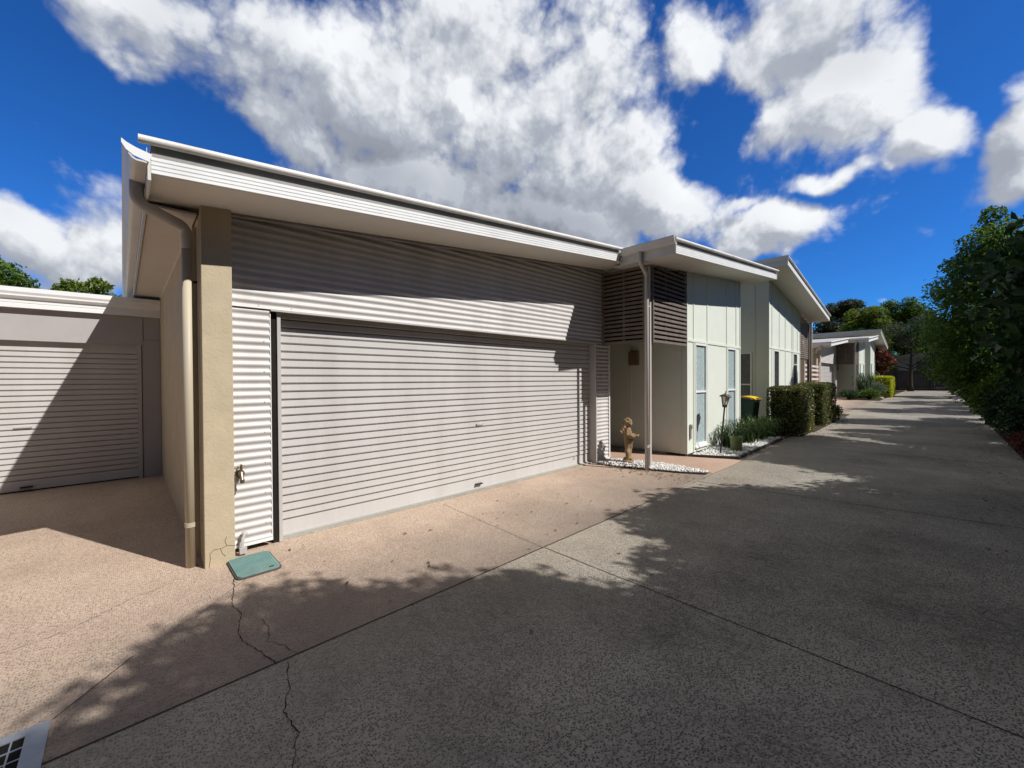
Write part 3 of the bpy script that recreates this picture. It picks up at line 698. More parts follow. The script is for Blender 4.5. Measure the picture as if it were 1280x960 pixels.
    # wing (tower) wall
    wins = [(9.16, 9.82, .10, 2.40), (11.17, 11.80, .10, 2.40)]
    panel_wall(8.73, 12.17, YT, G0 + .06, lambda x: sf2(x) - .003, wins, [8.755, 9.09, 9.86, 11.13, 11.84, 12.145], [2.44], r)
    window_y(*wins[0][:2], YT, wins[0][2], wins[0][3], r, MT['lace'], 1.31)
    window_y(*wins[1][:2], YT, wins[1][2], wins[1][3], r, MT['lace'], 1.31)
    MB().box(8.73, 8.80, YT + .1, 5.95, G0 + .06, 0, (sf2(8.73), sf2(8.80))).box(8.715, 8.731, 5.0, 5.04, G0 + .06, 3.8).box(8.715, 8.731, YT + .1, YT + .13, G0 + .06, 3.8).build('porch_wall', MT['tower'], r)
    MB().box(7.31, 8.73, 5.90, 5.98, G0 + .06, 0, (sf2(7.31), sf2(8.73))).build('entry_wall', MT['tower'], r)
    dd = MB().box(7.55, 8.42, 5.86, 5.90, G0 + .07, 2.0).build('front_door', MT['brownp'], r, bevel=.01)
    MB().tube([(7.64, 5.86, .95), (7.64, 5.80, .95), (7.76, 5.80, .95)], .012, 8).build('handle', MT['galv'], dd, smooth=True)
    MB().box(8.62, 8.72, 4.80, 5.03, 1.93, 2.24).build('wall_light', MT['lightbox'], r, bevel=.012)
    MB().box(8.75, 12.15, YT + .12, 15.4, G0, 0, (sf2(8.75) - .03, sf2(12.15) - .03)).build('wing_body', MT['tower'], r) if False else \
        MB().box(8.82, 12.15, YT + .5, 15.4, G0, 0, (sf2(8.82) - .03, sf2(12.15) - .03)).build('wing_body', MT['tower'], r)
    MB().box(12.09, 12.17, YT + .1, 15.4, G0, 0, (sf2(12.09) - .004, sf2(12.17) - .004)).build('end_wall', MT['tower'], r)
    MB().box(8.86, 8.93, YT - .04, YT - .014, .30, .62).box(8.875, 8.915, YT - .06, YT - .04, .52, .60).build('meter_cover', MT['lgwall'], r, bevel=.006)
    return r
house1 = unit_a()

# ------------------------------------------------------------------ unit with the tall wing at its left end (falls to the right)
def unit_b():
    z0 = gl(17) - .02; dz = .16
    r = empty('townhouse', (18.0, 4.7, z0), 'second townhouse, tall cream wing with steep roof falling right, behind the clipped hedges', 'townhouse')
    K = -.148; A = 4.92 + .148 * 14.06; sf = lambda x: A + K * x; YB, YT = 3.0, 3.70
    wins = [(15.50, 16.12, .35, 2.55), (18.13, 18.72, .35, 2.55)]
    panel_wall(14.90, 19.2, YT, z0 + .05, lambda x: sf(x) - .003, wins, [14.925, 15.27, 16.16, 16.95, 17.90, 18.09, 18.76, 19.17], [2.60], r)
    window_y(*wins[0][:2], YT, wins[0][2], wins[0][3], r, MT['dglass'])
    window_y(*wins[1][:2], YT, wins[1][2], wins[1][3], r, MT['dglass'], 2.12)
    MB().box(14.90, 14.98, YT + .1, 15.4, z0 + .05, sf(14.98) - .004).box(14.885, 14.901, 4.08, 4.12, z0 + .05, 4.6).box(14.885, 14.901, YT + .1, 4.07, 2.57, 2.61).build('end_wall', MT['tower'], r)
    window_x(14.88, 4.17, 4.98, .55, 2.46, r, MT['dglass'], 1.41)
    MB().box(14.885, 14.901, 5.02, 5.06, z0 + .05, 4.6).build('cover_batten', MT['tower'], r)
    MB().box(15.0, 19.2, YT + .5, 15.4, z0, 0, (sf(15.0) - .03, sf(19.2) - .03)).build('wing_body', MT['tower'], r)
    MB().sweepx([(YB + .02, A - .002), (YT + .5, A - .002), (YT + .5, A + .02), (YB + .02, A + .02)], 14.08, 20.8, K).box(14.08, 14.90, YT + .45, 15.4, sf(14.9) + .04, 0, (sf(14.08), sf(14.9) + .06)).build('soffit', MT['soffit'], r)
    MB().box(14.05, 14.075, YB + .001, 15.4, sf(14.06) - .01, sf(14.06) + .15).box(14.03, 14.05, YB - .02, 15.4, sf(14.06) + .15, sf(14.06) + .28).build('side_fascia', MT['gutter'], r)
    MB().sweepx([(YB + .06, A + .19), (15.5, A + .19), (15.5, A + .25), (YB + .06, A + .25)], 14.07, 20.9, K).build('roof', MT['roof'], r)
    barge(14.08, 20.78, YB, A, K, r)
    sb = slats(19.22, 20.70, 3.70, 3.70, 2.40, lambda x, y: sf(x) - .01, 22, .056)
    sb.box(20.66, 20.70, 3.716, 3.74, 2.40, sf(20.7) - .01).build('slat_screen', MT['slat'], r)
    sl = slats(20.74, 20.74, 3.70, 4.65, 2.40, lambda x, y: 3.80, 16, .056); sl.build('slat_screen', MT['slat'], r)
    MB().box(20.70, 20.78, 3.66, 3.74, z0, 3.80).build('porch_post', MT['brownp'], r)
    # its low garage is set back beside the wing
    YW = 9.65
    MB().box(19.2, 21.6, 6.5, 15.4, z0, 2.9).build('house_body', MT['tower'], r)
    MB().box(21.6, 27.9, YW, 15.4, z0, 2.95).build('garage_wall', MT['lgwall'], r)
    roller(MB(), 22.2, 27.2, z0 + .02, 2.35, YW - .03).build('garage_door', MT['door'], r)
    MB().box(21.4, 27.95, YW - .12, YW, 2.95, 3.22).build('fascia', MT['white'], r)
    MB().tube(elbow([(20.84, 3.62, 3.95), (20.84, 3.62, 3.7), (20.84, 3.66, z0)]), .044, 12).build('downpipe', MT['gpipe'], r, smooth=True)
    return r
house2 = unit_b()
house3 = copy_tree(house1); house3.location = house1.location + Vector((28.0, 0, .22))
tag(house3, 'third townhouse, with brown slatted porch screens, just past the white slatted fence', 'townhouse')
house4 = copy_tree(house2); house4.location = house2.location + Vector((28.9, 0, .22))
tag(house4, 'farthest townhouse, its steep roof rising over the third one, behind the golden hedge', 'townhouse')

# ------------------------------------------------------------------ low neighbouring garage at the left edge
def unit_0():
    Y = 9.65
    r = empty('garage', (-2.5, Y, G0), 'low grey garage with pale roller door at the left edge, past the beige side wall', 'garage')
    for bx in ((-9, -6.8, Y, Y + .2, G0, 2.74), (.255, .495, Y, Y + .2, G0, 2.345), (.275, .495, Y, Y + .2, 2.35, 2.74)): MB().box(*bx).build('wall', MT['lgwall'], r)
    MB().box(-6.8, .268, Y - .012, Y + .2, 2.245, 2.735).build('header_panel', MT['lgwall'], r, bevel=.003)
    MB().box(-9, .495, Y + .25, Y + 9, G0, 2.8).build('garage_body', MT['lgwall'], r)
    MB().box(.19, .245, Y - .015, Y + .15, G0, 2.245).build('door_jamb', MT['frame'], r, bevel=.003)
    d = roller(MB(), -5.2, .19, .0 + G0 + .02, 2.245, Y + .08).build('garage_door', MT['door'], r)
    MB().box(-1.20, -1.02, Y + .045, Y + .075, .905, .93).build('lock', MT['frame'], d)
    MB().box(-1.15, -1.02, Y + .03, Y + .077, -.02, 0.0).build('pull_handle', MT['black'], d)
    MB().box(-6.8, -5.2, Y, Y + .2, G0, 2.245).build('wall', MT['lgwall'], r)
    pr = [(Y - .10, 2.74), (Y - .10, 2.80), (Y - .094, 2.803), (Y - .094, 2.812), (Y - .10, 2.815), (Y - .10, 2.865), (Y - .125, 2.875), (Y - .15, 2.91), (Y - .15, 2.935), (Y - .165, 2.97), (Y - .165, 3.035), (Y - .15, 3.04), (Y + .1, 3.04), (Y + .1, 2.74)]
    MB().sweepx(pr, -9, .497, .005).build('gutter_fascia', MT['white'], r)
    MB().sweepx([(Y + .1, 3.0), (Y + 9.2, 3.0), (Y + 9.2, 3.03), (Y + .1, 3.03)], -9, .498, 0).build('roof', MT['roof'], r)
    return r
unit_0()

# ------------------------------------------------------------------ pebbled beds and their edging
def pebbles(name, outline, n, size, z, label, m, seed=1, mound=.03, zf=None):
    rnd = random.Random(seed)
    ico = [(0, 0, -1), (.7236, -.5257, -.4472), (-.2764, -.8506, -.4472), (-.8944, 0, -.4472), (-.2764, .8506, -.4472), (.7236, .5257, -.4472), (.2764, -.8506, .4472), (-.7236, -.5257, .4472), (-.7236, .5257, .4472), (.2764, .8506, .4472), (.8944, 0, .4472), (0, 0, 1)]
    fi = [(0, 1, 2), (1, 0, 5), (0, 2, 3), (0, 3, 4), (0, 4, 5), (1, 5, 10), (2, 1, 6), (3, 2, 7), (4, 3, 8), (5, 4, 9), (1, 10, 6), (2, 6, 7), (3, 7, 8), (4, 8, 9), (5, 9, 10), (6, 10, 11), (7, 6, 11), (8, 7, 11), (9, 8, 11), (10, 9, 11)]
    xs = [p[0] for p in outline]; ys = [p[1] for p in outline]
    def inside(x, y):
        c = False; j = len(outline) - 1
        for i in range(len(outline)):
            xi, yi = outline[i]; xj, yj = outline[j]
            if (yi > y) != (yj > y) and x < (xj - xi) * (y - yi) / (yj - yi) + xi: c = not c
            j = i
        return c
    b = MB(); k = 0
    while k < n:
        x = rnd.uniform(min(xs), max(xs)); y = rnd.uniform(min(ys), max(ys))
        if not inside(x, y): continue
        k += 1; s = size * rnd.uniform(.55, 1.35); R = Euler((rnd.uniform(0, 6), rnd.uniform(0, 6), rnd.uniform(0, 6))).to_matrix()
        zz = z + rnd.uniform(0, mound)
        b.add([R @ Vector((v[0] * s, v[1] * s * .8, v[2] * s * .55)) + Vector((x, y, gl(x) + zz)) for v in ico], fi)
    o = b.build(name, m, smooth=True); tag(o, label, 'pebbles', kind='stuff'); return o
bed1 = [(6.78, 4.66), (7.34, 4.66), (7.62, 3.75), (7.60, 3.2), (7.50, 2.80), (7.35, 2.82), (7.16, 3.2), (6.98, 3.7), (6.80, 4.3)]
tag(MB().poly(bed1, lambda x: gl(x) - .03, lambda x: gl(x) + .014).build('pebble_bed', MT['soil']), kind='structure')
pebbles('white_pebbles', bed1, 2300, .021, .014, 'bright white pebbles in the narrow bed around the porch post', MT['peb'], 4)
bed2 = [(8.78, 3.68), (9.2, 2.86), (14.6, 2.86), (14.8, 3.68)]
tag(MB().poly(bed2, lambda x: gl(x) - .03, lambda x: gl(x) + .014).build('garden_bed', MT['soil']), kind='structure')
pebbles('grey_white_pebbles', [(8.8, 3.66), (9.22, 2.88), (12.9, 2.9), (12.3, 3.66)], 4200, .024, .014, 'grey white pebbles in the garden bed in front of the panelled wing', MT['peb'], 6)
e = MB()
for a, c in (((8.76, 3.70), (9.19, 2.83)), ((9.19, 2.83), (14.9, 2.83))):
    d = Vector((c[0] - a[0], c[1] - a[1], 0)).normalized(); n = Vector((-d.y, d.x, 0)) * .018
    P = [(a[0] + n.x, a[1] + n.y), (a[0] - n.x, a[1] - n.y), (c[0] - n.x, c[1] - n.y), (c[0] + n.x, c[1] + n.y)]
    e.poly(P, lambda x: gl(x) - .02, lambda x: gl(x) + .055)
tag(e.build('bed_edging', MT['edge']), 'low dark edging strip around the pebbled bed beside the driveway', 'garden edging')
e = MB(); pp = [(6.80, 4.42), (6.98, 3.68), (7.16, 3.16), (7.36, 2.80)]
for a, c in zip(pp[:-1], pp[1:]):
    d = Vector((c[0] - a[0], c[1] - a[1], 0)).normalized(); n = Vector((-d.y, d.x, 0)) * .01
    e.poly([(a[0] + n.x, a[1] + n.y), (a[0] - n.x, a[1] - n.y), (c[0] - n.x, c[1] - n.y), (c[0] + n.x, c[1] + n.y)], lambda x: gl(x) - .02, lambda x: gl(x) + .03)
tag(e.build('bed_edging', MT['edge']), 'thin curved dark edging of the narrow pebble bed by the statue', 'garden edging')
bed3 = [(14.9, 2.5), (22.0, 2.5), (22.0, 4.6), (14.9, 3.68)]
tag(MB().poly(bed3, lambda x: gl(x) - .03, lambda x: gl(x) + .02).build('garden_bed', MT['soil']), kind='structure')
bed4 = [(33.5, 2.4), (56, 1.9), (56, 3.6), (42, 3.65), (36.8, 3.65), (34.5, 4.5)]
tag(MB().poly(bed4, lambda x: gl(x) - .03, lambda x: gl(x) + .02).build('garden_bed', MT['soil']), kind='structure')
def litter(name, box, n, seed, label):
    rnd = random.Random(seed); b = MB()
    for i in range(n):
        x = rnd.gauss((box[0] + box[1]) / 2, (box[1] - box[0]) / 3.2); y = rnd.gauss((box[2] + box[3]) / 2, (box[3] - box[2]) / 3.2)
        s = rnd.uniform(.012, .032); a = rnd.uniform(0, 6.28); z = gl(x) + .008; ca, sa = math.cos(a), math.sin(a)
        q = [(-s, 0, 0), (0, -s * .4, rnd.uniform(0, .012)), (s, 0, rnd.uniform(0, .01)), (0, s * .4, rnd.uniform(0, .006))]
        b.add([(x + u * ca - v * sa, y + u * sa + v * ca, z + w) for u, v, w in q], [(0, 1, 2, 3)])
    tag(b.build(name, MT['litter']), label, 'leaf litter', kind='stuff')
litter('leaf_litter', (6.5, 7.2, 2.9, 4.5), 260, 2, 'dry brown leaf litter gathered along the pebble bed edge')
litter('leaf_litter', (1.0, 7.0, 2.0, 4.5), 70, 3, 'few dry leaves scattered over the pink concrete apron')
litter('leaf_litter', (12.5, 18, 2.2, 2.9), 260, 5, 'brown leaf litter under the hedges beside the driveway')
litter('leaf_litter', (0, 22, -1.3, -.3), 500, 6, 'dry leaves along the shaded right edge of the driveway')

# ------------------------------------------------------------------ pit lid and drain grate
def rounded(cx, cy, w, h, r, ang, n=5):
    out = []
    for qx, qy, a0 in ((w / 2 - r, h / 2 - r, 0), (-w / 2 + r, h / 2 - r, 90), (-w / 2 + r, -h / 2 + r, 180), (w / 2 - r, -h / 2 + r, 270)):
        for i in range(n + 1):
            a = math.radians(a0 + 90 * i / n); x = qx + r * math.cos(a); y = qy + r * math.sin(a)
            out.append((cx + x * math.cos(ang) - y * math.sin(ang), cy + x * math.sin(ang) + y * math.cos(ang)))
    return out
lid = empty('pit_lid', (.85, 4.31, G0), 'faded teal plastic water meter lid in the concrete at the foot of the beige pillar', 'pit lid')
MB().poly(rounded(.85, 4.31, .35, .50, .05, 0), G0, G0 + .012).build('rim', MT['edge'], lid)
lb = MB().poly(rounded(.85, 4.31, .325, .475, .045, 0), G0, G0 + .022)
for i in range(19):
    for j in range(27):
        x = .85 - .142 + i * .0158; y = 4.31 - .215 + j * .0165
        lb.box(x - .0045, x + .0045, y - .005, y + .005, G0 + .0215, G0 + .0245)
lb.build('cover', MT['teal'], lid)
MB().box(.93, .965, 4.11, 4.125, G0 + .0226, G0 + .0262).build('finger_slot', MT['hole'], lid)
dr = empty('drain_grate', (-.52, 2.87, G0), 'galvanised steel drain grate set in the driveway at the bottom left corner', 'drain grate')
x0, x1, y0, y1 = -.80, -.275, 2.52, 3.04
fb = MB().box(x0, x0 + .075, y0, y1, G0, G0 + .008).box(x1 - .075, x1, y0, y1, G0, G0 + .008).box(x0 + .075, x1 - .075, y0, y0 + .06, G0, G0 + .008).box(x0 + .075, x1 - .075, y1 - .06, y1, G0, G0 + .008)
fb.build('frame', MT['galv'], dr)
MB().box(x0 + .07, x1 - .07, y0 + .055, y1 - .055, G0, G0 + .003).build('shaft', MT['hole'], dr)
gb = MB()
for i in range(1, 9): x = x0 + .075 + i * .0417; gb.box(x - .003, x + .003, y0 + .06, y1 - .06, G0 + .003, G0 + .0075)
for i in range(1, 5): y = y0 + .06 + i * .08; gb.box(x0 + .075, x1 - .075, y - .004, y + .004, G0 + .003, G0 + .0068)
gb.build('bars', MT['galv'], dr)

# ------------------------------------------------------------------ cherub statue on the pebbles
st = MB(); sx, sy, sz = 7.22, 4.22, G0 + .04
def S(x, y, z): return (sx + x, sy + y, sz + z)
st.ball(S(0, 0, .02), (.13, .12, .04), 16, 6)
st.ball(S(.02, 0, .06), (.105, .10, .05), 14, 6)
for s_ in (-1, 1):
    st.tube([S(s_ * .040, -.01, .06), S(s_ * .045, 0, .20), S(s_ * .042, .015, .27), S(s_ * .045, .005, .38), S(s_ * .035, 0, .46)], [.036, .048, .036, .056, .06], 12)
    st.ball(S(s_ * .045, -.045, .075), (.030, .055, .022), 10, 6)
st.ball(S(0, .01, .47), (.088, .075, .07), 14, 10)
st.ball(S(0, -.01, .56), (.078, .072, .10), 14, 10)
st.ball(S(0, 0, .645), (.085, .062, .05), 14, 8)
st.tube([S(0, 0, .66), S(0, -.005, .71)], [.036, .034], 10)
st.ball(S(-.005, -.01, .775), (.068, .075, .078), 16, 12)
st.ball(S(-.005, -.08, .765), (.014, .016, .014), 8, 6)
st.ball(S(.028, -.062, .75), (.022, .02, .02), 8, 6); st.ball(S(-.038, -.062, .75), (.022, .02, .02), 8, 6)
rnd = random.Random(5)
for i in range(34):
    a = rnd.uniform(0, 6.28); t = rnd.uniform(-.1, 1.4)
    p = S(-.005 + .070 * math.cos(a) * math.cos(t), .006 + .074 * math.sin(a) * math.cos(t), .79 + .072 * math.sin(t))
    if p[1] < sy - .045 and p[2] < sz + .81: continue
    st.ball(p, rnd.uniform(.018, .027), 8, 6)
for s_ in (-1, 1):                                          # arms bent forward to hold the shell dish
    st.tube([S(s_ * .085, 0, .635), S(s_ * .118, -.01, .55), S(s_ * .10, -.085, .50)], [.034, .031, .026], 10)
    st.tube([S(s_ * .10, -.085, .50), S(s_ * .055, -.125, .505)], [.026, .02], 10)
    for k in range(4): st.tube([S(s_ * (.055 - .004 * k), -.115 - .012 * k, .50), S(s_ * (.030 - .003 * k), -.125 - .012 * k, .515)], .009, 6)
    st.tube([S(s_ * .06, .06, .60), S(s_ * .12, .10, .68), S(s_ * .14, .11, .62), S(s_ * .09, .08, .54)], [.02, .035, .03, .015], 8)
for i in range(26):                                          # wavy rimmed dish
    a = 2 * math.pi * i / 26; R_ = .155 + .012 * math.sin(a * 6)
    st.tube([S(0, -.10, .50), S(R_ * .6 * math.cos(a), -.10 + R_ * .42 * math.sin(a), .505), S(R_ * math.cos(a), -.10 + R_ * .7 * math.sin(a), .545 + .012 * math.sin(a * 5))], [.03, .022, .016], 6)
st.ball(S(.03, -.05, .43), (.085, .05, .06), 12, 8)           # drape at the hips
st.tube([S(.07, -.04, .45), S(.085, -.03, .30), S(.07, -.02, .16), S(.075, 0, .06)], [.035, .04, .03, .035], 10)
so = st.build('cherub_statue', MT['stone'], smooth=True, loc=(sx, sy, sz))
rm = so.modifiers.new('blend', 'REMESH'); rm.mode = 'VOXEL'; rm.voxel_size = .0075; rm.use_smooth_shade = True
sm_ = so.modifiers.new('soft', 'SMOOTH'); sm_.iterations = 2; sm_.factor = .5
so.rotation_euler = (0, 0, .30)
tag(so, 'weathered stone cherub statue holding a shallow dish, standing on the white pebbles', 'statue')

# ------------------------------------------------------------------ leaning garden lamp
lx, ly = 9.36, 3.24; zb = gl(lx) + .02
lp = empty('garden_lamp', (lx, ly, zb), 'black lantern on a thin leaning pole in the pebble bed before the panelled wing', 'garden lamp')
tx = lambda z: (lx + .20 * z / 1.0, ly - .02 * z, zb + z)
MB().tube([tx(-.05), tx(1.05)], .017, 10).tube([tx(.0), tx(.05)], [.03, .02], 10).build('pole', MT['black'], lp, smooth='auto')
c0 = Vector(tx(1.05)); ax = (Vector(tx(1)) - Vector(tx(0))).normalized(); Rq = ax.to_track_quat('Z', 'Y').to_matrix()
def lantern(profile, n, rot0=0.0):
    b = MB(); vs = []; m = len(profile)
    for r_, z in profile:
        for j in range(n): a = 2 * math.pi * j / n + rot0; vs.append(c0 + Rq @ Vector((r_ * math.cos(a), r_ * math.sin(a), z)))
    fs = [(i * n + j, i * n + (j + 1) % n, (i + 1) * n + (j + 1) % n, (i + 1) * n + j) for i in range(m - 1) for j in range(n)] + [tuple(range(n))[::-1], tuple((m - 1) * n + j for j in range(n))]
    return b.add(vs, fs)
lantern([(.045, .02), (.085, .20)], 6).build('glass', MT['lampg'], lp)
cg = lantern([(.05, -.03), (.055, 0), (.055, .018)], 6)
cg.v += []; cap = lantern([(.14, .205), (.135, .215), (.07, .25), (.045, .255), (.03, .28), (.012, .285), (.010, .30), (.018, .315), (.004, .335)], 6)
cg.add(cap.v, cap.f)
for j in range(6):
    a = 2 * math.pi * j / 6; cg.tube([c0 + Rq @ Vector((.048 * math.cos(a), .048 * math.sin(a), .01)), c0 + Rq @ Vector((.09 * math.cos(a), .09 * math.sin(a), .21))], .006, 6)
cg.build('cage', MT['black'], lp)

# ------------------------------------------------------------------ wheelie bins
def bin_(x, y, body, lidm, label):
    z = gl(x); r = empty('wheelie_bin', (x, y, z), label, 'wheelie bin')
    b = MB().add([(x - .22, y - .24, z + .06), (x + .22, y - .24, z + .06), (x + .22, y + .20, z + .06), (x - .22, y + .20, z + .06), (x - .29, y - .33, z + .98), (x + .29, y - .33, z + .98), (x + .29, y + .33, z + .98), (x - .29, y + .33, z + .98)],
                 [(0, 3, 2, 1), (4, 5, 6, 7), (0, 1, 5, 4), (1, 2, 6, 5), (2, 3, 7, 6), (3, 0, 4, 7)])
    b.build('body', body, r, bevel=.025)
    MB().box(x - .305, x + .305, y - .345, y + .345, z + .94, z + .985).build('rim', body, r, bevel=.01)
    l = MB(); P = []
    for i in range(9):
        t = i / 8; yy = y - .37 + .72 * t; zz = z + .99 + .11 * math.sin(math.pi * (.12 + .80 * t)); P.append((yy, zz))
    pr = P + [(yy, zz - .03) for yy, zz in reversed(P)]
    l.sweepx(pr, x - .315, x + .315).build('lid', lidm, r, smooth='auto')
    MB().tube([(x - .22, y + .42, z + 1.0), (x + .22, y + .42, z + 1.0)], .018, 8).box(x - .22, x - .19, y + .32, y + .43, z + .96, z + 1.0).box(x + .19, x + .22, y + .32, y + .43, z + .96, z + 1.0).build('handle', body, r)
    for s_ in (-1, 1): MB().tube([(x + s_ * .27, y + .24, z + .10), (x + s_ * .22, y + .24, z + .10)], .10, 16).build('wheel', MT['black'], r)
    return r
b1 = bin_(13.55, 3.98, MT['binb'], MT['biny'], 'dark green wheelie bin with a bright yellow lid beside the tall cream wing'); b1.rotation_euler.z = math.radians(0)
bin_(12.80, 4.36, MT['binp'], MT['binb'], 'paler green wheelie bin with a dark lid, tucked behind the corner of the panelled wing')

# ------------------------------------------------------------------ vegetation
def leaf_mesh(name, pts, nrm, size, aspect, mat_, seed, droop=.25, jitter=.9):
    """one folded four-point leaf per point"""
    rg = np.random.default_rng(seed); n = len(pts)
    N = nrm + rg.normal(0, jitter, (n, 3)); N /= np.linalg.norm(N, axis=1)[:, None] + 1e-9
    T = rg.normal(0, 1, (n, 3)); T[:, 2] -= droop; T -= N * (T * N).sum(1)[:, None]; T /= np.linalg.norm(T, axis=1)[:, None] + 1e-9
    B = np.cross(N, T); L = size * rg.uniform(.6, 1.3, n)[:, None]; W = L * aspect
    v = np.empty((n, 4, 3)); v[:, 0] = pts - T * L * .5; v[:, 2] = pts + T * L * .5 - N * L * .12
    v[:, 1] = pts + B * W * .5 + N * L * .07; v[:, 3] = pts - B * W * .5 + N * L * .07
    me = bpy.data.meshes.new(name); me.vertices.add(n * 4); me.vertices.foreach_set('co', v.reshape(-1))
    f = np.arange(n * 4).reshape(n, 4); tri = np.stack([f[:, [0, 1, 2]], f[:, [0, 2, 3]]], 1).reshape(-1)
    me.loops.add(n * 6); me.loops.foreach_set('vertex_index', tri)
    me.polygons.add(n * 2); me.polygons.foreach_set('loop_start', np.arange(n * 2) * 3)
    try: me.polygons.foreach_set('loop_total', np.full(n * 2, 3))
    except Exception: pass
    me.update(calc_edges=True); me.materials.append(mat_); return me

def crown_points(clumps, n, seed, shell=.55):
    rg = np.random.default_rng(seed); cl = np.array(clumps, float); w = cl[:, 3] ** 2; w /= w.sum()
    idx = rg.choice(len(cl), n, p=w); d = rg.normal(0, 1, (n, 3)); d /= np.linalg.norm(d, axis=1)[:, None]
    r = (shell + (1 - shell) * rg.random(n) ** .6) * (1 + .16 * np.sin(d[:, 0] * 7 + idx) * np.cos(d[:, 2] * 6 + idx * 2.1)) + rg.normal(0, .06, n)
    p = cl[idx, :3] + d * (cl[idx, 3] * r)[:, None] * np.array([1, 1, .78]); return p, d * .8 + np.array([0, 0, .5])

def clumps_for(rx, ry, z0, z1, k, seed, rmin=.22, rmax=.40, top=1.0):
    rg = random.Random(seed); out = []
    for i in range(k):
        t = rg.random(); zc = z0 + (z1 - z0) * t; prof = math.sin(math.pi * (.12 + .82 * t ** top)) ** .6
        a = rg.uniform(0, 6.28); q = rg.random() ** .5 * prof * .85
        s = rg.uniform(rmin, rmax) * min(rx, ry) * (.65 + .5 * prof)
        out.append((rx * q * math.cos(a), ry * q * math.sin(a), zc, s))
    return out

def woody(base, clumps, r0, seed, lean=(0, 0), fork=None, nlimb=9):
    """tapered trunk with limbs reaching for the clumps (all in the tree's own space)"""
    rg = random.Random(seed); b = MB(); zt = min(c[2] for c in clumps); zm = max(c[2] for c in clumps)
    fz = fork or max(.5, zt * .75); tip = Vector((lean[0], lean[1], zm * .8)); P = []
    for i in range(9):
        t = i / 8; P.append(Vector((lean[0] * t * t + .06 * math.sin(t * 5 + seed), lean[1] * t * t + .06 * math.cos(t * 4 + seed), tip.z * t)))
    b.tube(P, [r0 * (1.25 if i == 0 else 1 - .85 * i / 8) for i in range(9)], 9)
    for c in sorted(clumps, key=lambda c: -c[3])[:nlimb]:
        c = Vector(c[:3]); h = min(max(fz, c.z - (c.xy.length * .8 + .5)), tip.z * .9); t = h / tip.z; i = min(7, int(t * 8)); s = P[i].lerp(P[i + 1], t * 8 - i)
        m1 = s.lerp(c, .45) + Vector((0, 0, -.08 * (c - s).length)); r1 = max(.02, r0 * (1 - .85 * t) * .55)
        b.tube([s, m1, c], [r1, r1 * .6, r1 * .2], 6)
    return b

def tree(name, loc, clumps, n, size, aspect, lm, r0, seed, label, cat='tree', group=None, lean=(0, 0), shell=.5, droop=.3, nlimb=9, fork=None, rot=0.0):
    t = empty(name, loc, label, cat, group); t.rotation_euler.z = rot
    p, nr = crown_points(clumps, n, seed, shell)
    me = leaf_mesh('crown', p, nr, size, aspect, LM[lm], seed, droop)
    o = bpy.data.objects.new('crown', me); COL.objects.link(o); o.parent = t
    if r0:
        wb = woody(loc, clumps, r0, seed, lean, fork, nlimb); w = wb.build('trunk', MT['bark'], None, smooth=True); w.parent = t; w.location = (0, 0, 0)
    return t

def box_hedge(name, x0, x1, y0, y1, z1, n, size, lm, label, seed, group=None, cat='hedge', rr=.10):
    z0 = gl((x0 + x1) / 2); rg = np.random.default_rng(seed)
    cx, cy = (x0 + x1) / 2, (y0 + y1) / 2; hx, hy, hz = (x1 - x0) / 2, (y1 - y0) / 2, (z1 - z0) / 2
    areas = np.array([hy * hz, hy * hz, hx * hz, hx * hz, hx * hy * 1.3]); areas /= areas.sum()
    k = rg.choice(5, n, p=areas); u = rg.uniform(-1, 1, (n, 2)); dep = np.abs(rg.normal(0, .05, n)) * 1.0
    lump = .035 * np.sin(u[:, 0] * 9 + k * 2) * np.cos(u[:, 1] * 8 + k) + rg.normal(0, .014, n)
    P = np.zeros((n, 3)); N = np.zeros((n, 3)); o_ = lump - dep
    for q, (ax, sg) in enumerate(((0, -1), (0, 1), (1, -1), (1, 1), (2, 1))):
        m = k == q; oth = [i for i in range(3) if i != ax]; H = (hx, hy, hz)
        P[m, ax] = sg * (H[ax] + o_[m]); N[m, ax] = sg
        P[m, oth[0]] = u[m, 0] * H[oth[0]]; P[m, oth[1]] = u[m, 1] * H[oth[1]]
    # soften the arrises
    e = np.sqrt((np.abs(P[:, 0]) / hx) ** 8 + (np.abs(P[:, 1]) / hy) ** 8 + (np.abs(P[:, 2]) / hz) ** 8) ** .25
    P /= np.maximum(1, e * .985)[:, None]
    P[:, 2] += hz
    t = empty(name, (cx, cy, z0), label, cat, group)
    me = leaf_mesh('foliage', P, N, size, .55, LM[lm], seed, .1, .7); o = bpy.data.objects.new('foliage', me); COL.objects.link(o); o.parent = t
    b = MB(); rnd = random.Random(seed)
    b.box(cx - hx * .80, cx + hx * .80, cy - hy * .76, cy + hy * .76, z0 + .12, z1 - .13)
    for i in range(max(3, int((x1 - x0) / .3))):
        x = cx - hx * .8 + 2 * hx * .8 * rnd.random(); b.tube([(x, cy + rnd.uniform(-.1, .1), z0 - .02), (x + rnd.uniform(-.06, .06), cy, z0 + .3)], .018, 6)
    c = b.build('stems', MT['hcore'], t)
    return t

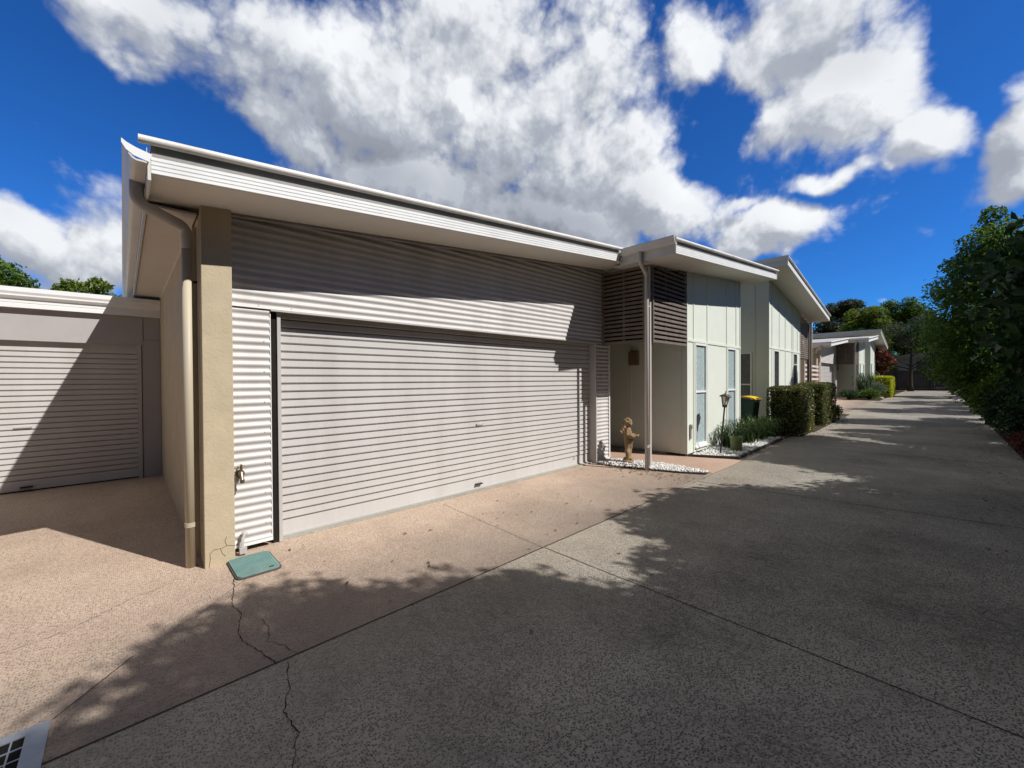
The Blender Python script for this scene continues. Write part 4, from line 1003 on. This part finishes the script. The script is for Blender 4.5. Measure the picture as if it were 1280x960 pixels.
def bush(name, x, y, rx, ry, h, n, size, lm, label, seed, cat='shrub', group=None, aspect=.5, z=None):
    z0 = gl(x) if z is None else z
    cl = [(random.Random(seed + i).uniform(-.55, .55) * rx, random.Random(seed + i + 50).uniform(-.55, .55) * ry, h * (.28 + .45 * random.Random(seed + i + 90).random()), .42 * min(rx, h) * random.Random(seed + i + 7).uniform(.7, 1.15)) for i in range(9)]
    t = empty(name, (x, y, z0), label, cat, group); p, nr = crown_points(cl, n, seed, .35); p[:, 2] = np.maximum(p[:, 2], .02)
    me = leaf_mesh('foliage', p, nr, size, aspect, LM[lm], seed, .1); o = bpy.data.objects.new('foliage', me); COL.objects.link(o); o.parent = t
    b = MB()
    for c in cl: b.tube([(0, 0, -.03), (c[0] * .5, c[1] * .5, c[2] * .5), c[:3]], [.03, .02, .008], 6)
    w = b.build('stem', MT['bark'], None, smooth=True); w.parent = t; w.location = (0, 0, 0); return t

def strap(name, x, y, r, h, n, lm, label, seed, cat='plant', group=None, w=.022, z=None):
    rnd = random.Random(seed); b = MB(); z0 = gl(x) if z is None else z
    for i in range(n):
        a = rnd.uniform(0, 6.28); bx, by = rnd.gauss(0, r * .14), rnd.gauss(0, r * .14); L = h * rnd.uniform(.7, 1.25); out = rnd.uniform(.15, 1.0) * r; ww = w * rnd.uniform(.6, 1.2)
        nx, ny = -math.sin(a), math.cos(a); vs = []
        for j in range(6):
            t = j / 5; rr = out * t ** 1.3; zz = L * (math.sin(t * math.pi * (.50 + .30 * out / r)) if out > .4 * r else t * (1.15 - .15 * t)); k = ww * (1 - t) ** .5 * (.5 + .5 * min(1, 4 * t + .3)) + .001
            px, py = bx + rr * math.cos(a), by + rr * math.sin(a)
            vs += [(px + nx * k / 2, py + ny * k / 2, max(zz, .01)), (px - nx * k / 2, py - ny * k / 2, max(zz, .01))]
        b.add(vs, [(2 * j, 2 * j + 1, 2 * j + 3, 2 * j + 2) for j in range(5)])
    o = b.build(name, LM[lm], None, smooth=True); o.location = (x, y, z0); return tag(o, label, cat, group)

# hedges and bed plants on the left of the driveway
box_hedge('clipped_hedge', 13.4, 15.0, 2.50, 3.42, 1.37, 9000, .055, 'hedge', 'nearest clipped box hedge with green and bronze leaves, beside the yellow-lidded bin', 11, 'clipped hedges along the driveway')
box_hedge('clipped_hedge', 16.5, 18.9, 2.50, 3.4, 1.44, 9000, .058, 'hedge', 'darker clipped hedge just behind the nearest one, below the tall cream wing', 12, 'clipped hedges along the driveway')
strap('strappy_plant', 10.35, 3.40, .66, .44, 150, 'strap', 'arching strappy green clump behind the olive pot', 21)
strap('strappy_plant', 11.3, 3.34, .74, .52, 200, 'strap', 'dense dark strappy clump at the corner of the panelled wing', 22, group='strappy clumps by the bins')
strap('strappy_plant', 12.2, 3.30, .76, .55, 210, 'strap', 'tall dark strappy clump in front of the wheelie bins', 23, group='strappy clumps by the bins')
strap('strappy_plant', 12.75, 3.15, .5, .48, 160, 'strap', 'low strappy clump against the near face of the clipped hedge', 24, group='strappy clumps by the bins')
bush('porch_plant', 7.72, 5.25, .28, .28, .80, 500, .12, 'dark', 'dark leafy plant inside the porch behind the cherub statue', 31, 'plant')
pt = empty('garden_pot', (10.0, 3.12, gl(10) + .02), 'small olive green pot standing on the pebbles in front of the strappy plant', 'pot')
MB().lathe((10.0, 3.12, gl(10) + .02), [(.105, 0), (.115, .02), (.13, .30), (.135, .33), (.13, .345), (.115, .345), (.11, .30)], 20).build('pot_body', MT['potg'], pt, smooth='auto')
MB().lathe((10.0, 3.12, gl(10) + .02), [(.112, .295), (.10, .31)], 16).build('soil', MT['soil'], pt)
bush('low_shrub', 19.7, 2.75, .45, .35, .62, 900, .07, 'mid', 'small bright green shrub just past the darker clipped hedge', 33)
bush('low_shrub', 20.6, 3.3, .5, .4, .95, 1200, .07, 'hedge', 'taller bronze tipped shrub behind the white rock', 34)
bush('low_shrub', 22.6, 4.3, .7, .3, .5, 900, .09, 'dark', 'dark low shrub at the base of the white slatted fence', 35)
rk = MB().ball((0, 0, .06), (.17, .11, .10), 10, 7).ball((.08, .02, .10), (.08, .08, .07), 8, 6).build('white_rock', MT['peb'], None, smooth=True); rk.location = (18.95, 2.32, gl(19) - .01); tag(rk, 'white painted rock at the edge of the driveway past the hedges', 'rock')
rk = MB().ball((0, 0, .05), (.24, .16, .12), 9, 6).build('grey_rock', MT['concl'], None); rk.location = (35.4, 2.45, gl(35.4)); tag(rk, 'grey rock edging the far planting bed', 'rock')
bush('far_shrub', 34.8, 3.0, .9, .6, .8, 1500, .09, 'mid', 'bright green low shrub at the front of the far planting bed', 36)
bush('far_shrub', 34.0, 3.9, .9, .5, .7, 1200, .10, 'dark', 'dark low shrub near the porch of the third townhouse', 37)
bush('silver_shrub', 36.6, 2.9, 1.0, .6, 1.25, 2200, .12, 'silver', 'silver green spiky shrub before the golden hedge', 38, aspect=.25)
strap('silver_flax', 36.0, 3.3, 1.1, 1.5, 160, 'silver', 'tall silver flax against the third townhouse wall', 39, w=.06)
box_hedge('golden_hedge', 37.6, 40.6, 2.05, 3.3, 1.72, 9000, .085, 'gold', 'bright golden yellow clipped hedge at the far end of the driveway', 13, None)
bush('golden_shrub', 43.5, 3.1, 1.3, .9, 2.0, 2600, .12, 'yel', 'rounded yellow green shrub behind the golden hedge', 40)
tree('red_leaved_tree', (48.5, 3.6, gl(48)), clumps_for(1.5, 1.2, 1.7, 4.0, 14, 41), 6000, .16, .5, 'red', .07, 41, 'small tree with dark red leaves beside the farthest townhouse')

# white slatted fence between the second and third townhouse
sf_ = empty('slatted_fence', (23.6, 4.1, gl(23.6)), 'white slatted fence panel between the second and third townhouses', 'fence')
zq = gl(23.6); sb = MB()
for i in range(10): z = zq + .22 + i * .205; sb.add([(22.1, 4.09, z), (25.3, 4.09, z - .03 + .01 * (i % 3)), (25.3, 4.11, z - .03 + .01 * (i % 3)), (22.1, 4.11, z), (22.1, 4.09, z + .095), (25.3, 4.09, z + .065 + .01 * (i % 3)), (25.3, 4.11, z + .065 + .01 * (i % 3)), (22.1, 4.11, z + .095)], [(0, 3, 2, 1), (4, 5, 6, 7), (0, 1, 5, 4), (1, 2, 6, 5), (2, 3, 7, 6), (3, 0, 4, 7)])
sb.build('slats', MT['lslat'], sf_)
for xx in (22.0, 25.32): MB().box(xx, xx + .09, 4.06, 4.14, zq - .05, zq + 2.3).build('post', MT['lslat'], sf_)

# paling fences
def paling(name, pts, h, label, seed, w=.10):
    r = empty(name, (pts[0][0], pts[0][1], gl(pts[0][0])), label, 'fence'); rnd = random.Random(seed); b = MB(); rl = MB(); po = MB()
    for (a, c) in zip(pts[:-1], pts[1:]):
        L = math.dist(a, c); n = int(L / (w + .006)); dx, dy = (c[0] - a[0]) / L, (c[1] - a[1]) / L
        for i in range(n):
            x, y = a[0] + dx * (i + .5) * L / n, a[1] + dy * (i + .5) * L / n; hh = h + rnd.uniform(-.02, .02); t = rnd.uniform(-.006, .006); z = gl(x)
            P = [(x - dx * w / 2 - dy * (.01 + t), y - dy * w / 2 + dx * (.01 + t)), (x + dx * w / 2 - dy * (.01 + t), y + dy * w / 2 + dx * (.01 + t)), (x + dx * w / 2 + dy * (.01 - t), y + dy * w / 2 - dx * (.01 - t)), (x - dx * w / 2 + dy * (.01 - t), y - dy * w / 2 - dx * (.01 - t))]
            b.poly(P, z, z + hh)
        m = int(L / 2.4) + 1
        for i in range(m):
            x, y = a[0] + dx * i * 2.4, a[1] + dy * i * 2.4; o = (-dy * .07, dx * .07) if False else (dy * .07, -dx * .07)
            po.box(x + o[0] - .045, x + o[0] + .045, y + o[1] - .045, y + o[1] + .045, gl(x) - .05, gl(x) + h - .08)
        for zz in (.35, h - .35):
            P = [(a[0] + dy * .02, a[1] - dx * .02), (c[0] + dy * .02, c[1] - dx * .02), (c[0] + dy * .05, c[1] - dx * .05), (a[0] + dy * .05, a[1] - dx * .05)]
            rl.poly(P, lambda x: gl(x) + zz, lambda x: gl(x) + zz + .07)
    b.build('palings', MT['fence'], r); rl.build('rail', MT['fence'], r); po.build('post', MT['fence'], r); return r
paling('timber_fence', [(54, 10.0), (54, -4.5)], 1.9, 'dark timber paling fence closing off the far end of the driveway', 1)
paling('timber_fence', [(54, -4.52), (-14, -4.52)], 1.75, 'dark timber paling fence behind the trees along the right side of the driveway', 2)

# right hand trees: shared crowns, each tree its own object
protos = []
for k, (rx, ry, z0, z1, n, sd, lm) in enumerate(((2.2, 2.1, 1.3, 5.9, 60000, 61, 'dark'), (2.2, 1.9, 1.2, 4.6, 55000, 62, 'dark'), (2.4, 2.1, 1.1, 6.4, 36000, 63, 'mid'))):
    protos.append((clumps_for(rx, ry, z0, z1, *((30, sd, .34, .50), (30, sd, .34, .50), (24, sd, .24, .40))[k]), n, sd, lm))
RG = 'screening trees along the right side of the driveway'
rowspec = [
 (-5.5, -3.4, 0, 1.05, .4, 'bushy dark screening tree behind the camera, furthest back of the right row'),
 (-2.2, -3.2, 0, 1.0, 2.1, 'bushy dark screening tree behind the drain grate end of the right row'),
 (.7, -3.2, 0, .94, 4.0, 'bushy dark screening tree opposite the beige pillar'),
 (3.1, -3.2, 0, .99, 5.2, 'bushy dark screening tree opposite the garage door'),
 (5.2, -3.3, 1, .905, .4, 'smallest screening tree, opposite the right end of the garage door'),
 (7.1, -3.1, 1, 1.03, 1.2, 'lower screening tree opposite the cherub statue'),
 (10.2, -3.3, 1, .88, 3.3, 'lower screening tree opposite the porch'),
 (12.8, -3.95, 0, 1.02, .9, 'screening tree opposite the leaning lamp'),
 (15.4, -3.4, 2, .98, 2.6, 'screening tree leaning over the drive opposite the nearest clipped hedge'),
 (18.3, -3.5, 2, .80, 3.9, 'screening tree opposite the darker clipped hedge'),
]
made = {}
for i, (x, y, k, s, rot, lab) in enumerate(rowspec):
    if k not in made:
        cl, n, sd, lm = protos[k]
        t = tree('screening_tree', (x, y, gl(x)), cl, n, (.15, .15, .14)[k], .5, lm, .11, sd, lab, 'tree', RG); made[k] = t
    else:
        t = copy_tree(made[k]); t.location = (x, y, gl(x)); t['label'] = lab
    t.scale = (s, s, s); t.rotation_euler.z = rot
# taller pointed tree and its neighbours that show against the sky
cl = [(0, 0, 7.25, .35), (.1, -.1, 6.75, .6), (-.35, .2, 6.2, .75), (.5, -.3, 6.1, .7), (0, 0, 5.5, 1.1), (-.6, .75, 5.55, .55), (-.5, .9, 4.7, .85), (.7, -.8, 5.0, 1.1), (0, .3, 4.0, 1.35), (-.3, 1.0, 3.3, .95), (.6, -1, 3.6, 1.3), (0, 0, 2.6, 1.45), (-.4, .9, 2.0, .9), (.5, -1.1, 2.2, 1.2), (0, 0, 1.4, 1.1)]
cl = [(x * .85, y * .9, z * .945, q * .93) for x, y, z, q in cl]
tree('pointed_tree', (20.4, -1.25, gl(20.4)), cl, 24000, .14, .45, 'mid', .13, 71, 'tall pointed leafy tree rising highest above the right side of the driveway', shell=.35)
tree('leafy_tree', (27.5, -3.1, gl(27)), clumps_for(2.6, 1.6, .8, 5.3, 26, 72, .3, .45), 15000, .17, .5, 'dark', .13, 72, 'broad dark leafy tree just past the pointed tree on the right', shell=.4)
tree('leafy_tree', (34, -3.4, gl(34)), clumps_for(3.0, 1.6, .7, 5.4, 26, 73, .3, .45), 12000, .19, .5, 'mid', .13, 73, 'mid green leafy tree well down the right side of the driveway', shell=.4)
tree('leafy_tree', (42, -3.6, gl(42)), clumps_for(3.2, 1.8, .7, 5.8, 26, 74, .3, .45), 12000, .2, .5, 'dark', .14, 74, 'dark leafy tree near the far end on the right', shell=.4)
for i, (x, y, rx, h, lm, lab) in enumerate([
    (11.4, -1.55, .7, 1.1, 'dark', 'dark low shrub nearest the right frame edge'), (14.4, -1.45, 1.0, 1.9, 'dark', 'rounded dark shrub behind the red leaved shrub'),
    (16.8, -1.4, 1.1, 2.2, 'dark', 'third dark shrub from the camera on the right edge'), (19.2, -1.3, 1.15, 2.4, 'mid', 'mid green shrub below the pointed tree'),
    (22.2, -1.4, 1.2, 2.4, 'dark', 'dark shrub at the foot of the pointed tree'), (25.6, -1.55, 1.3, 2.3, 'dark', 'dark shrub just past the pointed tree'),
    (29.5, -1.7, 1.4, 2.3, 'mid', 'mid green shrub halfway down the right edge'), (34.5, -1.9, 1.4, 2.0, 'dark', 'dark shrub before the yellow green ones on the right')]):
    bush('edge_shrub', x, y, rx, rx * .8, h, 4200, .11, lm, lab, 80 + i, group='shrubs along the right edge of the driveway')
bush('red_shrub', 12.8, -1.36, .42, .34, .66, 900, .10, 'red', 'low shrub with deep red leaves at the right edge of the driveway', 95, aspect=.35)
bush('yellow_shrub', 39, -2.2, 1.0, .8, 1.7, 2600, .12, 'yel', 'yellow green shrub low on the right near the far end', 96)
bush('yellow_shrub', 45, -2.4, 1.2, .8, 1.9, 2600, .12, 'yel', 'second yellow green shrub beside the far fence on the right', 97)

# trees beyond the far fence
FG = 'trees beyond the far fence'
for i, (x, y, rx, z0, z1, n, sz, lm, lab, nl) in enumerate([
    (66, 13.5, 4.2, 4.0, 10.2, 15000, .30, 'grey', 'broad grey green tree behind the third townhouse roof', 9),
    (70, 8.6, 3.6, 4.0, 11.2, 15000, .30, 'grey', 'tall grey green tree left of the yellow green one', 9),
    (62, 6.0, 3.0, 2.8, 9.2, 15000, .28, 'yel', 'yellow green feathery tree above the farthest roof', 9),
    (66, 2.6, 3.0, 4.4, 10.0, 13000, .26, 'mid', 'mid green tree right of the feathery yellow green one', 9),
    (60, -1.2, 2.8, 2.6, 10.2, 9000, .22, 'grey', 'open airy tree with sky showing through left of the pointed tree', 12),
    (72, -4.5, 4.2, 2.0, 10.0, 13000, .3, 'dark', 'dark tree at the right beyond the far fence', 9),
    (68, 18.5, 4.0, 3.0, 9.4, 10000, .3, 'dark', 'dark round tree glimpsed under the second roof end', 9),
    (76, -7, 5.5, .8, 6.5, 9000, .34, 'dark', 'rightmost of three low dark trees standing far behind the pale house', 6),
    (76, 2, 5.5, .8, 7.0, 9000, .34, 'mid', 'middle of three low trees standing far behind the pale house', 6),
    (76, 11, 5.5, .8, 6.5, 9000, .34, 'dark', 'leftmost of three low dark trees standing far behind the pale house', 6),
    (58, -2.6, 2.3, .8, 5.2, 9000, .2, 'dark', 'low dark tree filling the gap right of the pale far house', 6),
    (57.5, 4.0, 1.6, .6, 3.8, 7000, .18, 'mid', 'small green tree just over the far fence beside the red leaved tree', 6),
    (58, 5.6, 2.6, 1.0, 6.0, 10000, .2, 'dark', 'low dark tree filling in behind the far fence', 6)]):
    tree('background_tree', (x, y, gl(60)), clumps_for(rx, rx * .9, z0, z1, 34, 110 + i, .26, .46), int(n * 1.5), sz, .5, lm, .26, 110 + i, lab, group=FG, shell=.3, nlimb=nl)
cl = [(-.6, 1.1, 5.6, 1.0), (.4, -.6, 6.1, 1.0), (0, -2.1, 5.3, 1.0), (.3, 2.3, 4.6, .9), (-.2, -3.2, 4.4, .9), (0, .4, 4.5, .8), (0, 2.9, 3.5, .7), (.2, -1.5, 3.9, .6)]
tree('forked_tree', (51.5, 1.55, gl(51)), cl, 7000, .15, .45, 'grey', .20, 131, 'open forked tree with a dark leaning trunk in front of the far fence', shell=.15, fork=2.0, nlimb=8)

# trees behind the low garage on the left
tree('background_tree', (-4.1, 21.5, G0), clumps_for(2.3, 2.3, 2.4, 5.7, 22, 141, .26, .42), 20000, .20, .42, 'mid', .16, 141, 'rounded bright green tree above the low garage at the left edge', shell=.45, droop=.8)
tree('background_tree', (-.75, 25.5, G0), clumps_for(2.0, 2.0, 2.4, 5.9, 22, 142, .2, .34), 13000, .20, .42, 'yel', .16, 142, 'lighter green tree between the low garage roof and the big gutter', shell=.3)
tree('background_tree', (1.2, 21.5, G0), clumps_for(1.4, 1.4, 2.6, 5.4, 18, 143, .26, .4), 9000, .19, .45, 'mid', .13, 143, 'small green tree right beside the big gutter', shell=.4)

# distant house beyond the fence
dh = empty('distant_house', (66, 1.2, gl(60)), 'pale blue grey weatherboard house partly hidden behind the far fence and trees', 'house')
zz = gl(60); wb = MB()
for i in range(17): z = zz + i * .2; wb.add([(63.97, .1, z), (64.0, .1, z + .2), (64.0, 3.4, z + .2), (63.97, 3.4, z)], [(0, 1, 2, 3)])
wb.box(64.0, 71, .1, 3.4, zz, zz + 3.4); wb.build('wall', MT['housew'], dh)
MB().box(63.93, 63.96, .7, 1.5, zz + 1.8, zz + 2.9).build('window', MT['dglass'], dh)
MB().add([(63.6, -.1, zz + 3.4), (71.4, -.1, zz + 3.4), (71.4, 3.6, zz + 3.4), (63.6, 3.6, zz + 3.4), (63.6, 1.75, zz + 3.9), (71.4, 1.75, zz + 3.9)], [(0, 1, 2, 3), (0, 4, 5, 1), (2, 5, 4, 3), (0, 3, 4), (1, 2, 5)]).build('roof', MT['lgwall'], dh)
